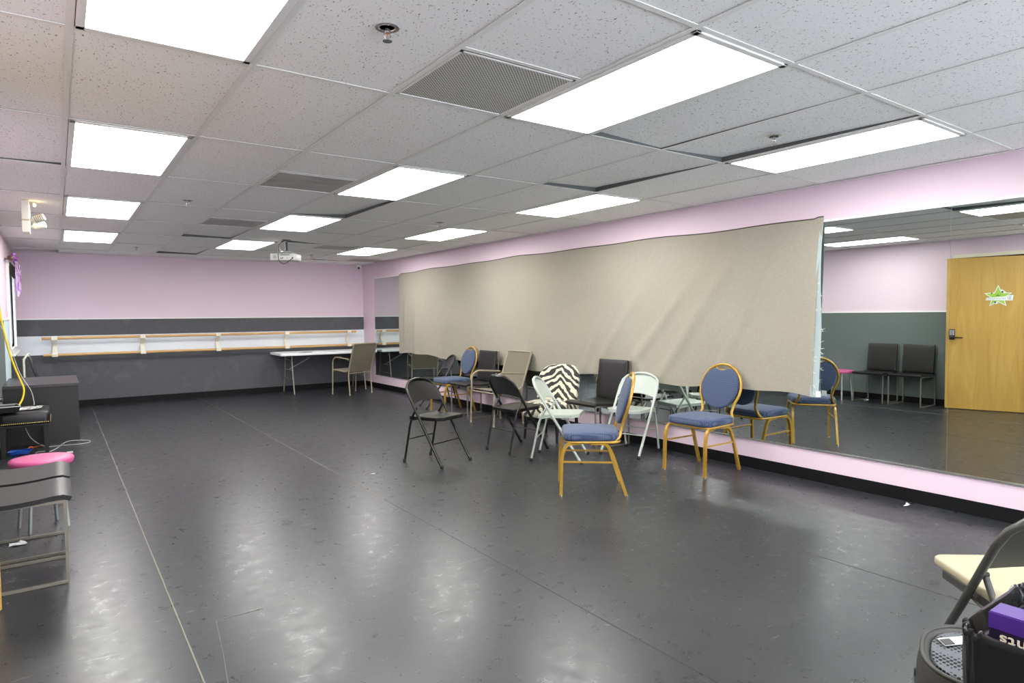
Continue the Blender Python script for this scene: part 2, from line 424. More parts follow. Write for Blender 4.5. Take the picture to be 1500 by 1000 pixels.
# hallway pocket beyond the door
wh = MB(); wh.span((XL - 1.3, 1.9, 0), (XL - 1.2, 4.9, ZC + .3)).span((XL - 1.2, 1.9, 0), (XL - T, 2.0, ZC + .3)).span((XL - 1.2, 4.8, 0), (XL - T, 4.9, ZC + .3)).span((XL - 1.2, 1.9, ZC + .2), (XL - T, 4.9, ZC + .3))
wh.build('wall_hall', PINK, kind='structure')
# baseboards
def base_run(name, parts):
    b = MB()
    for a, c in parts: b.span(a, c, 0.002)
    b.build(name, BLACKBASE, kind='structure')
base_run('baseboard_right', [((XR - .008, YF, 0), (XR, YB, .095))])
base_run('baseboard_back', [((XL, YB - .018, 0), (XR - .008, YB, .092))])
base_run('baseboard_left', [((XL, YF, 0), (XL + .018, DY0 - .06, .092)), ((XL, DY1 + .012, 0), (XL + .018, YB - .018, .092))])
# dado carpet
MB().span((XL, YB - .012, .09), (XR, YB, .815)).span((XL, YB - .012, 1.103), (XR, YB, 1.352)).build('trim_1', CARPB, kind='structure')
MB().span((XL, YB - .02, .815), (XR, YB, 1.103)).build('trim_2', BOARDW, kind='structure')
MB().span((XL, YB - .02, 1.352), (XR, YB, 1.372), 0.003).build('trim_3', WHITE, kind='structure')
MB().span((XL, YF, .09), (XL + .012, DY0 - .06, 1.352)).span((XL, DY1 + .012, .09), (XL + .012, 9.35, 1.352)).span((XL, WY0 - .06, .09), (XL + .012, WY1 + .08, .90)).span((XL, WY1 + .08, .09), (XL + .012, YB - .02, 1.352)).build('trim_4', CARPL, kind='structure')
MB().span((XL, 9.35, .09), (XL + .014, WY0 - .06, 1.352)).build('trim_5', CARPGLARE, kind='structure')  # dado stretch beside the window, its glare painted in as a paler panel
MB().span((XL, YF, 1.352), (XL + .02, DY0 - .06, 1.372)).span((XL, DY1 + .012, 1.352), (XL + .02, WY0 - .06, 1.372)).build('trim_6', WHITE, kind='structure')
# metal wall angle along the ceiling edge
MB().span((XR - .02, YF, ZC - .004), (XR, YB, ZC)).span((XL, YB - .02, ZC - .004), (XR, YB, ZC)).span((XL, YF, ZC - .004), (XL + .02, YB, ZC)).build('trim_7', TGRID, kind='structure')

# ceiling: tiles, grid, deck above
LIGHTS = [(c, r) for c in (0, 3, 6) for r in (-2, 0, 2, 4, 6)]  # lights behind the camera are unseen, added to brighten the room
VENTS = [(2, 0, 1), (2, 2, 1), (2, 4, 1), (5, 6, 0), (7, 7, 1)]
RAISE = {(4, 0): {(0, 1): .05, (1, 1): .012}, (5, 0): {(1, 1): .055, (0, 1): .008, (1, 0): .008}, (5, 1): {(0, 1): .03, (1, 1): .06}, (2, 5): {(0, 1): .05, (1, 1): .03},
         (2, 7): {(0, 1): .05, (1, 1): .03}, (4, 5): {(0, 1): .05}, (3, 3): {(1, 0): .03, (1, 1): .06}, (-1, 8): {(0, 1): .02, (1, 1): .06}, (-1, 2): {(1, 1): .02}, (6, 7): {(0, 1): .02}}
tl = MB()
for c in range(-1, 9):
    for r in range(-3, 9):
        if (c, r) in LIGHTS: continue
        x0, x1 = max(gx(c), XL), min(gx(c + 1), XR); y0, y1 = max(gy(r), YF), min(gy(r + 1), YB)
        if x1 - x0 < .12:
            if c == 8: continue
            if x1 - x0 < .01: continue
        if c == 7: x1 = XR
        for v in VENTS:
            if (v[0], v[1]) == (c, r):
                if v[2] == 1: y1 -= GDY / 2
                else: y0 += GDY / 2
        rz = RAISE.get((c, r), {}); g = .004
        def h(i, j): return ZC + .006 + rz.get((i, j), 0) * .6
        lo = [(x0 + g, y0 + g, h(0, 0)), (x1 - g, y0 + g, h(1, 0)), (x1 - g, y1 - g, h(1, 1)), (x0 + g, y1 - g, h(0, 1))]
        hi = [(a, b, z + .016) for a, b, z in lo]
        tl.add(lo + hi, [(0, 1, 2, 3), (7, 6, 5, 4), (0, 4, 5, 1), (1, 5, 6, 2), (2, 6, 7, 3), (3, 7, 4, 0)], False)
ceil = tl.build('ceiling', TILE, kind='structure')
g = MB(); gw = MB(); hw = .012
for c in range(-1, 8):
    if gx(c) > XL + .05: g.span((gx(c) - hw, YF, ZC), (gx(c) + hw, YB, ZC + .003)); gw.span((gx(c) - .002, YF, ZC + .003), (gx(c) + .002, YB, ZC + .04))
for r in range(-2, 9):
    g.span((XL, gy(r) - hw, ZC + .0004), (XR, gy(r) + hw, ZC + .003)); gw.span((XL, gy(r) - .002, ZC + .003), (XR, gy(r) + .002, ZC + .04))
for c, r, k in VENTS:
    ym = gy(r) + GDY / 2; g.span((gx(c), ym - hw, ZC + .0004), (gx(c + 1), ym + hw, ZC + .003))
g.build('ceiling_grid', TGRID, ceil); gw.build('ceiling_grid_web', mat('galvanised_web', (92, 96, 96), .6), ceil)
MB().span((XL - T, YF - T, ZC + .3), (XR + T, YB + T, ZC + .35)).build('ceiling_deck', DARK, ceil)

# ceiling lights
LW, LL = GDX - .03, GDY - .03
def make_light():
    t = thing('ceiling_light', '', 'light')
    f = MB()
    for a, b in (((-LW / 2, -LL / 2), (-LW / 2 + .028, LL / 2)), ((LW / 2 - .028, -LL / 2), (LW / 2, LL / 2)), ((-LW / 2, -LL / 2), (LW / 2, -LL / 2 + .028)), ((-LW / 2, LL / 2 - .028), (LW / 2, LL / 2))):
        f.span((*a, -.006), (*b, .012), .002)
    f.build('frame', TGRID, t)
    f = MB(); f.span((-LW / 2, -LL / 2, .003), (LW / 2, LL / 2, .10)); f.build('housing', WHITE, t)
    f = MB(); f.span((-LW / 2 + .026, -LL / 2 + .026, -.005), (LW / 2 - .026, LL / 2 - .026, .002)); f.build('diffuser', DIFF, t)
    return t
ROW = {0: 'left row', 3: 'middle row', 6: 'right row, mirror side'}
LNAME = {-2: 'unseen, added behind the camera in the', 0: 'nearest in view of the', 2: 'second of the', 4: 'third of the', 6: 'farthest of the'}
lt = None
for c, r in LIGHTS:
    lab = 'lit rectangular ceiling light, ' + LNAME[r] + ' ' + ROW[c]
    loc = (gx(c) + GDX / 2, gy(r) + GDY / 2, ZC)
    if lt is None: lt = make_light(); lt.location = loc; lt['label'] = lab; lt['group'] = 'recessed ceiling lights'
    else: dup(lt, loc, 0, lab, 'recessed ceiling lights')
# vents
def make_vent(m, rings):
    t = thing('ceiling_vent', '', 'vent'); s = GDX - .03
    f = MB(); f.span((-s / 2, -s / 2, 0), (s / 2, s / 2, .008)); f.build('plate', m, t)
    f = MB()
    for a, b in (((-s / 2, -s / 2), (-s / 2 + .012, s / 2)), ((s / 2 - .012, -s / 2), (s / 2, s / 2)), ((-s / 2, -s / 2), (s / 2, -s / 2 + .012)), ((-s / 2, s / 2 - .012), (s / 2, s / 2))):
        f.span((*a, -.003), (*b, .01))
    f.build('frame', TGRID, t)
    return t
VL = ['large perforated grey ceiling vent beside the nearest middle light', 'dusty perforated ceiling vent, second in line from the front', 'smudged perforated ceiling vent, third in line from the front',
      'dirty brownish ceiling vent right of the projector', 'dark dusty ceiling vent in the far right corner by the mirror wall']
for i, (c, r, k) in enumerate(VENTS):
    y = gy(r) + GDY * (.75 if k else .25); v = make_vent(VENTM if i == 0 else VENTD, i == 0)
    v.location = (gx(c) + GDX / 2, y, ZC + .002); v['label'] = VL[i]; v['group'] = 'ceiling vents'
# sprinklers
def make_sprinkler():
    t = thing('fire_sprinkler', '', 'sprinkler')
    MB().lathe([(.040, 0), (.042, -.003), (.034, -.006), (.028, -.004), (.026, .0)], n=24).build('escutcheon', CHROME, t)
    b = MB(); b.lathe([(.010, 0), (.010, -.02), (.006, -.022)], n=12)
    for s in (-1, 1): b.tube(fil([(s * .008, 0, -.012), (s * .014, 0, -.028), (s * .003, 0, -.044)], .008, 3), .0022, 6)
    b.lathe([(.004, -.03), (.005, -.045), (.002, -.046)], n=10); b.build('body', CHROME, t)
    b = MB(); b.tube([(0, 0, -.02), (0, 0, -.04)], .0025, 8); b.build('bulb', MUSTARD, t)
    d = MB()
    d.lathe([(.004, -.044), (.017, -.046), (.017, -.048), (.004, -.048)], n=16); d.build('deflector', CHROME, t)
    return t
SL = [((.981, 2.121), 'chrome fire sprinkler nearest the camera, left of the perforated vent'), ((3.39, 2.154), 'chrome fire sprinkler beside the nearest right row light'),
      ((.959, 6.166), 'small fire sprinkler right of the third left row light'), ((3.431, 6.163), 'small fire sprinkler above the third right row light'),
      ((.966, 10.564), 'tiny fire sprinkler on the far left ceiling'), ((3.462, 10.559), 'tiny fire sprinkler right of the projector')]
sp = None
for (x, y), lab in SL:
    if sp is None: sp = make_sprinkler(); sp.location = (x, y, ZC + .004); sp['label'] = lab; sp['group'] = 'fire sprinklers'
    else: dup(sp, (x, y, ZC + .004), random.random() * 3, lab, 'fire sprinklers')

# windows
wn = MB(); yy0, yy1 = WY0, WY1
for a, b in (((yy0 - .06, WZ0 - .07), (yy0, WZ1 + .06)), ((yy1, WZ0 - .07), (yy1 + .06, WZ1 + .06)), ((yy0, WZ1), (yy1, WZ1 + .06)), ((yy0, WZ0 - .07), (yy1, WZ0))):
    wn.span((XL - .1, a[0], a[1]), (XL + .03, b[0], b[1]), .004)
w1 = wn.build('window_1', WHITE, kind='structure')
MB().span((XL - .08, WY0, WZ0), (XL - .075, WY1, WZ1)).build('window_pane', GLASS, w1)
MB().span((XL - .03, WY0 - .08, WZ0 - .09), (XL + .065, WY1 + .08, WZ0 - .065), .004).build('window_sill', WHITE, w1)
bl = thing('window_blind', 'white horizontal slat blind in the window on the left wall', 'blind', (XL - .018, (WY0 + WY1) / 2, WZ1))
b = MB(); b.span((-.02, -(WY1 - WY0) / 2 + .01, -.035), (.02, (WY1 - WY0) / 2 - .01, -.002), .003); b.build('headrail', WHITE, bl)
b = MB(); nz = 42
for i in range(nz):
    z = -.05 - i * (WZ1 - WZ0 - .08) / nz
    b.box((0, 0, z), (.026, WY1 - WY0 - .03, .0012), Euler((0, math.radians(58), 0)).to_matrix())
for yq in (-.45, 0, .45): b.tube([(0.0, yq, -.03), (0.0, yq, -(WZ1 - WZ0) + .04)], .001, 4)
b.build('slats', mat('blind_slat', (206, 210, 212), 0.5), bl)
b = MB(); b.tube([(.03, -.55, -.03), (.032, -.55, -.75)], .003, 6); b.build('wand', WHITE, bl)
w2 = MB()
for x in (FX0, (FX0 * 2 + FX1) / 3, (FX0 + FX1 * 2) / 3, FX1 - .06): w2.span((x, YF - .1, FZ0), (x + .06, YF + .01, FZ1), .003)
w2.span((FX0, YF - .1, FZ0 - .03), (FX1, YF + .02, FZ0 + .03)).span((FX0, YF - .1, FZ1 - .05), (FX1, YF + .01, FZ1))
w2 = w2.build('added_front_window', WHITE, kind='structure')  # unseen front window, added so daylight lifts the ceiling and near walls
MB().span((FX0, YF - .07, FZ0), (FX1, YF - .065, FZ1)).build('window_pane', GLASS, w2)

# curtain rod and foil streamers
rd = thing('curtain_rod', 'brown curtain rod with round finials above the left window', 'curtain rod', (XL + .07, 0, 2.115))
MB().tube([(0, 9.98, 0), (0, 11.86, -.0)], .010, 10).build('rod', BROWN, rd)
for yq in (9.96, 11.88): MB().lathe([(.004, -.04), (.026, -.024), (.034, 0), (.026, .024), (.004, .04)], (0, yq, 0), 16, Euler((PI / 2, 0, 0)).to_matrix()).build('finial', BROWN, rd)
for yq in (10.2, 11.75): MB().tube([(0, yq, 0), (-.07, yq, -.0)], .007, 8).lathe([(.02, 0), (.02, .006)], (-.07, yq, 0), 12, Euler((0, PI / 2, 0)).to_matrix()).build('bracket', BROWN, rd)
MB().surf(lambda u, v: (-.038 + .008 * math.sin(u * 40), 10.55 + u * 1.15, -.01 - v * .16), 60, 6).build('dark_valance', mat('dark_brown_cloth', (70, 60, 62), 0.8), rd, solid=.002)
st = thing('foil_streamers', 'purple and pink foil streamers hung over the curtain rod', 'decoration', (XL + .07, 10.75, 2.115))
b = MB(); b2 = MB()
for i in range(70):
    a = random.random(); y = -.30 + a * .95; L = .12 + .32 * math.sin(PI * min(1, a * 1.2 + .15)) * (.6 + .4 * random.random()); x = .018 + random.random() * .04
    pts = [(0, y, .012), (x, y + random.uniform(-.01, .01), -.02)] + [(x + random.uniform(-.008, .008), y + random.uniform(-.02, .02), -.02 - L * k / 5) for k in range(1, 6)]
    (b if i % 3 else b2).tube(pts, .0045, 4)
b.build('streamer', STREAM, st); b2.build('violet_streamer', STREAM2, st)
b = MB()
for i in range(26):
    a = random.random() * 2 * PI; q = random.random() * PI
    c = Vector((.01, -.42, .03)); d = Vector((math.cos(a) * math.sin(q), math.sin(a) * math.sin(q), math.cos(q))) * .055
    b.tube(fil([c, c + d * .8 + Vector((0, .01, .01)), c + d], .02, 3), .007, 5)
b.build('bow', STREAM2, st)

# door, opened into the room
hx, hy = -.53, 2.925; ex, ey = -.247, 3.79
ang = math.atan2(-(ex - hx), (ey - hy)); dlen = math.hypot(ex - hx, ey - hy)
fr = MB()
for a, b_ in (((DY0 - .05, 0), (DY0, DZ + .05)), ((DY1, 0), (DY1 + .012, DZ + .05)), ((DY0 - .05, DZ), (DY1 + .012, DZ + .05))):
    fr.span((XL - T - .015, a[0], a[1]), (XL + .018, b_[0], b_[1]), .003)
d1 = fr.build('door_1', CREAM, kind='structure')
dl = bpy.data.objects.new('door_leaf', None); C.objects.link(dl); dl.parent = d1; dl.location = (hx, hy, 0); dl.rotation_euler = (0, 0, ang)
def to_leaf(mb, name, m): return mb.build(name, m, dl)
bpy.data.objects.remove(dl)
lf = MB(); lf.span((-.045, 0, .008), (0, dlen, 2.095), .002)
leaf = lf.build('door_leaf', DOORW, d1); leaf.location = (hx, hy, 0); leaf.rotation_euler = (0, 0, ang)
lk = MB(); lk.span((0, dlen - .105, .97), (.022, dlen - .035, 1.115), .006); lk.lathe([(.033, 0), (.033, .02), (.02, .028), (.012, .05), (.012, .062)], (0, dlen - .07, 1.0), 20, Euler((0, PI / 2, 0)).to_matrix())
lk.tube([(.055, dlen - .07, 1.0), (.058, dlen - .12, 1.0), (.055, dlen - .195, .997)], .009, 8); lk.build('door_handle', BLK, leaf)
lk = MB()
for i in range(3):
    for j in range(4): lk.span((.0215, dlen - .095 + i * .018, 1.035 + j * .018), (.0235, dlen - .083 + i * .018, 1.047 + j * .018))
lk.build('keypad', mat('keypad_grey', (190, 190, 190), 0.4), leaf)
# star sign hung on the door leaf
ds = (hy, ); sd = dlen * (1 - (3.79 - 3.245) / (ey - hy))
starT = Matrix.Translation((hx, hy, 0)) @ Matrix.Rotation(ang, 4, 'Z')
sg = thing('star_sign', 'green and white star shaped sign with small black stars on the wood door', 'sign')
sg.matrix_world = starT @ Matrix.Translation((.0, sd, 1.555)) @ Matrix.Rotation(PI / 2, 4, 'Z') @ Matrix.Rotation(PI / 2, 4, 'X')   # local x along door (+ = towards hinge after flip), y up, z out
def star(R, r, cx=0, cy=0, rot=PI / 2, n=5): return [(cx + (R if i % 2 == 0 else r) * math.cos(rot + i * PI / n), cy + (R if i % 2 == 0 else r) * math.sin(rot + i * PI / n)) for i in range(2 * n)]
sg.scale = (-1, 1, 1)
def starmesh(R, r, z0, z1, cx=0, cy=0, rot=PI / 2):
    b = MB(); o = star(R, r, cx, cy, rot); vs_ = [Vector((x, y, z0)) for x, y in o] + [Vector((x, y, z1)) for x, y in o] + [Vector((cx, cy, z0)), Vector((cx, cy, z1))]; n = len(o)
    b.add(vs_, [(i, (i + 1) % n, n + (i + 1) % n, n + i) for i in range(n)] + [(2 * n, (i + 1) % n, i) for i in range(n)] + [(2 * n + 1, n + i, n + (i + 1) % n) for i in range(n)], False); return b
starmesh(.158, .070, 0, .006).build('outline', PAPER, sg)
starmesh(.138, .058, .006, .009).build('star_face', FABGREEN, sg)
b = MB(); b.prism([(-.135, -.045), (.155, -.055), (.165, .02), (.10, .012), (.06, .0), (-.12, -.012)], .009, .011); b.prism([(.02, .06), (.075, .03), (.09, .055), (.055, .085), (.035, .10)], .004, .008)
b.prism([(-.05, -.085), (-.02, -.10), (.01, -.085), (-.015, -.07)], .009, .0105); b.build('name_band', PAPER, sg)
b = MB()
for k in range(11):
    x = -.115 + k * .019
    b.box((x, -.028, .0115), (.0035, .022, .001)); 
    if k % 2: b.box((x + .006, -.028 + (.006 if k % 4 == 1 else -.007), .0115), (.008, .003, .001))
for yq in (-.038, -.018, .002): b.box((.135, yq, .0115), (.022, .005, .001))
b.box((.124, -.018, .0115), (.005, .045, .001)); b.tube([(.114, 0, .0115), (.104, .0, .0115), (.102, -.014, .0115), (.112, -.022, .0115), (.110, -.036, .0115), (.100, -.038, .0115)], .002, 4)
b.build('lettering', mat('grey_print', (90, 95, 120), .6), sg)
b = MB()
b.bm.free(); b.bm = starmesh(.020, .009, .009, .0125, .045, .062, 1.2).bm; b.build('black_star', BLACKSTAR, sg)
starmesh(.014, .006, .009, .0125, -.068, .048, 2.0).build('black_star', BLACKSTAR, sg)
starmesh(.018, .008, .0105, .0125, -.03, -.075, 1.9).build('black_star', BLACKSTAR, sg)
b = MB(); b.tube([(-.03, .025, .011), (-.015, .016, .011), (.0, .014, .011), (.015, .016, .011), (.03, .025, .011)], .004, 6, taper=[.3, 1, 1.3, 1, .3]); b.lathe([(.005, .0), (.005, .0025)], (0, .032, .0095), 10); b.build('crescent', BLACKSTAR, sg)

# mirrors
MZ0, MZ1 = .262, 2.075
seams = [-.62, .60, 1.83, 3.045, 4.262, 5.482, 6.70, 7.92, 9.14, 10.36, 11.48]
ML = ['wall mirror panel behind the camera position at the near right', 'large clear wall mirror panel cut by the right edge, reflecting the door', 'wall mirror panel at the frame edge reflecting the wood door and star',
      'clear wall mirror panel reflecting two black chairs and a gold chair', 'mirror panel behind the blue oval back chair, canvas over its top', 'mirror panel behind the grey folding chair, covered by canvas above', 'mirror panel behind the zebra chair, covered by canvas above',
      'mirror panel behind the khaki sling chair, covered by canvas above', 'mirror panel behind the gold chair by the leather chair, canvas above', 'mirror panel left of the far black folding chair, mostly under canvas', 'farthest mirror panel reflecting the ballet barre beside the room corner']
for i in range(len(seams) - 1):
    b = MB(); b.span((XR - .006, seams[i] + .001, MZ0), (XR, seams[i + 1] - .001, MZ1)); o = b.build('wall_mirror', MIRROR); tag(o, ML[i + 1], 'mirror', 'wall mirror panels')
MB().span((XR - .011, seams[0], MZ0 - .014), (XR, seams[-1], MZ0 + .001)).build('trim_8', CHAN, kind='structure')
MB().span((XR - .011, seams[0], MZ1 - .001), (XR, seams[-1], MZ1 + .016)).build('trim_9', WHITE, kind='structure')

# canvas over the mirrors
CY0, CY1 = 2.712, 10.39
def crv(u, v):
    # u along the wall (0 near, 1 far), v from top to bottom
    y = CY0 + (CY1 - CY0) * u
    zt = 2.100 + .022 * math.sin(u * PI) + .010 * math.sin(u * 31 + .6) * math.sin(u * 9) + (.012 if u < .01 else 0) - (.03 * max(0, (u - .985) / .015))
    zb = .700 - .030 * math.sin(u * PI * 1.3) + .014 * math.sin(u * 23) + .009 * math.sin(u * 61) - .016 * (1 - min(1, u * 12))
    z = zt + (zb - zt) * v
    yy = y + .062 * math.sin(v * PI * .5) * max(0, 1 - u * 14)  # near edge pulls in towards the bottom
    d = .006 + .014 * v
    d += .008 * v * math.sin(y * 5.2 + v * 2.2) + .004 * v * math.sin(y * 13 - v * 5 + 1) 
    d += .016 * math.sin(PI * v) * noise.noise(Vector((y * 1.3, z * 2.0, .3))) * 1
    for (yc, ztop, dirn, amp, wd) in ((3.0, 2.05, .55, .020, .05), (3.35, 2.1, .75, .024, .07), (3.8, 1.9, .9, .022, .07), (4.4, 1.9, .8, .016, .08), (5.2, 1.4, .5, .016, .06), (4.9, 1.3, -.5, .014, .06), (6.4, 1.5, .35, .014, .06), (7.6, 1.3, .3, .014, .06), (8.6, 1.6, .15, .018, .05), (9.0, 1.5, -.1, .018, .05), (9.7, 1.9, .05, .018, .05), (10.1, 2.0, .06, .016, .05)):
        s = (y - yc - dirn * (ztop - z)) / wd
        if z < ztop: d += .85 * amp * math.exp(-s * s) * min(1, (ztop - z) * 2)
    d += .006 * math.exp(-((u - .0) * 60) ** 2) * v
    return (XR - .014 - max(.004, d), yy, z)
cu = thing('canvas_curtain', 'long beige canvas sheet hung over most of the mirror wall', 'curtain')
c_ = MB(); c_.surf(crv, 420, 44); c_.build('sheet', CANVAS, cu, solid=.003)
c_ = MB(); c_.tube([Vector(crv(i / 200, 0)) + Vector((.002, 0, .004)) for i in range(201)], .006, 6); c_.build('hem_shadow_line', HEMSHADE, cu)  # top hem drawn dark to carry its shadow line
c_ = MB()
def lin_(u, v):
    p = Vector(crv(0, v)); wdt = .004 + .036 * min(1, v * 1.6) ** 1.5
    return (XR - .016 - .02 * v * (1 - u) - .01 * math.sin(v * 7), p.y + .02 - (wdt + .02) * u, p.z + .004 - .004 * u)
c_.surf(lin_, 6, 40); c_.build('lining', LINER, cu, solid=.002)
c_ = MB(); random.seed(3)
for k in range(34):
    v = .35 + .63 * random.random(); u = 0 if k % 2 else 1
    p = Vector(crv(0, v)) if u == 0 else Vector(lin_(1, v))
    q = [p]
    for _ in range(3): q.append(q[-1] + Vector((random.uniform(-.008, .004), -random.random() * .012, random.uniform(-.012, .008))))
    c_.tube(q, .0011, 4)
c_.build('loose_threads', THREAD, cu, kind='stuff')
c_ = MB(); c_.box((XR - .05, 2.72, .715), (.002, .04, .045)); c_.build('care_tag', PAPER, cu)

# ------------------------------------------------------------ ballet barre
br = thing('ballet_barre', 'double wooden ballet barre on white brackets along the back wall', 'ballet barre', (0, YB - .02, 0))
BY = -.15
for z, x0, x1 in ((1.072, -.185, 4.74), (.818, -.172, 4.725)):
    MB().tube([(x0, BY, z), (x1, BY, z)], .0205, 16).build('rail', RAILW, br)
for x in (-.03, 1.135, 2.265, 3.425, 4.60):
    b = MB()
    for z in (1.072, .818): b.box((x, BY, z), (.075, .052, .056), None, .006)
    b.layers([[Vector((x + sx * wv, yv, zv)) for sx, yv, zv in q] for wv, q in ((1, [(-.034, BY, 1.05), (.034, BY, 1.05), (.034, BY + .012, 1.05), (-.034, BY + .012, 1.05)]), (1, [(-.024, -.028, .945), (.024, -.028, .945), (.024, -.0, .945), (-.024, -.0, .945)]))], smooth=False)
    b.layers([[Vector((x + sx, yv, zv)) for sx, yv, zv in q] for q in ([(-.024, -.028, .945), (.024, -.028, .945), (.024, -.0, .945), (-.024, -.0, .945)], [(-.036, BY, .84), (.036, BY, .84), (.036, BY + .012, .84), (-.036, BY + .012, .84)])], smooth=False)
    b.box((x, -.004, .945), (.06, .008, .12), None, .003)
    b.build('bracket', OFFWHITE, br)

# ------------------------------------------------------------ chairs
def folding_chair(steel, pad=None, hgt=.768):
    t = thing('folding_chair', '', 'chair'); W = .205
    zt = hgt; yf, yt = .235, -.235
    def fy(z): return yf + (yt - yf) * z / zt
    f = MB()
    n = 9; arc = []
    z1 = zt - .13
    for k in range(n + 1):
        a = PI * k / n; zz = z1 + .13 * math.sin(a) ** .75; arc.append((W * math.cos(a) if abs(math.cos(a)) < .999 else W * math.copysign(1, math.cos(a)), fy(zz) - 0, zz))
    pts = [(W, yf, .012), (W, fy(.4), .4)] + arc + [(-W, fy(.4), .4), (-W, yf, .012)]
    f.tube(pts, .013, 10); f.tube([(-W, fy(.20), .20), (W, fy(.20), .20)], .006, 8)
    f.build('front_frame', steel, t)
    f = MB(); w2 = W - .022
    for s in (-1, 1): f.tube(fil([(s * w2, -.235, .012), (s * w2, -.150, .40), (s * w2, -.075, .52)], .06, 4), .0105, 10)
    f.tube([(-w2, -.188, .22), (w2, -.188, .22)], .006, 8)
    f.build('rear_frame', steel, t)
    for s in (-1, 1):
        f = MB(); f.tube([(s * (W - .011), -.150, .40), (s * (W - .011), -.02, .425)], .005, 6); f.build('hinge_link', steel, t)
        f = MB(); f.lathe([(.008, -.016), (.008, .016)], (s * (W - .012), fy(.52), .52), 10, Euler((0, PI / 2, 0)).to_matrix()); f.build('pivot', RUBBER, t)
    # curved back plate filling the hoop
    def bp(u, v):
        x = (u - .5) * 2 * (W - .004); zb = .545 + .028 * (1 - (abs(x) / W) ** 2) * 1.0
        q = min(1, abs(x) / W); ztop = z1 + .127 * (max(0, 1 - q * q)) ** .40 if q < 1 else z1
        z = zb + (max(ztop, zb + .02) - zb) * v; return (x, fy(z) - .022 * (1 - q * q) + .004, z)
    f = MB(); f.surf(bp, 18, 10); f.build('backrest', steel, t, solid=.008)
    # seat with clipped corners
    def so(wf, d0, d1): return [(-wf, d0), (wf, d0), (wf + .003, d1 - .07), (wf - .05, d1), (-wf + .05, d1), (-wf - .003, d1 - .07)]
    f = MB(); z0 = .405; o = so(.178, -.17, .215)
    outs = []
    for k, z in ((1.0, 0), (1.0, .026), (.985, .032), (.93, .033), (.80, .028), (.4, .024)):
        outs.append([Vector((x * k, (y - .02) * k + .02, z0 + z + (.012 * (y + .17) / .4))) for x, y in o])
    f.layers(outs, smooth=False); f.build('seat', steel, t)
    if pad:
        f = MB(); f.cushion(rrect(.37, .385, .04, 4), .032, .012, .006, Matrix.Translation((0, .022, z0 + .034)) @ Matrix.Rotation(.03, 4, 'X')); f.build('seat_pad', pad, t)
    for s in (-1, 1):
        for x, y in ((s * W, yf + .003), (s * w2, -.237)): MB().lathe([(.013, 0), (.015, .003), (.0145, .028), (.0125, .03)], (x, y, 0), 12).build('foot_cap', RUBBER, t)
    return t
CH = 'chairs scattered along the mirror wall'
k1 = folding_chair(BLKSTEEL); k1.location = (2.87, 5.27, 0); k1.rotation_euler.z = face(.35, -.94)
k1['label'] = 'black metal folding chair standing alone, leftmost of the group on the open floor'; k1['group'] = 'black folding chairs'
dup(k1, (3.785, 5.26, 0), face(1, .07), 'black metal folding chair beside the pale grey folding chair, before the sling chair', 'black folding chairs')
dup(k1, (4.635, 8.42, 0), face(-.97, .25), 'small far black folding chair by the mirror, behind the gold framed chair', 'black folding chairs')
k2 = folding_chair(GRYSTEEL); k2.location = (3.87, 4.675, 0); k2.rotation_euler.z = face(.64, -.77)
k2['label'] = 'pale grey metal folding chair in front of the zebra chair, facing the camera side'; k2['group'] = 'pale grey folding chairs'
dup(k2, (4.59, 4.44, 0), face(-.954, -.27), 'pale grey metal folding chair against the mirror under the canvas, right of the leather chair', 'pale grey folding chairs')

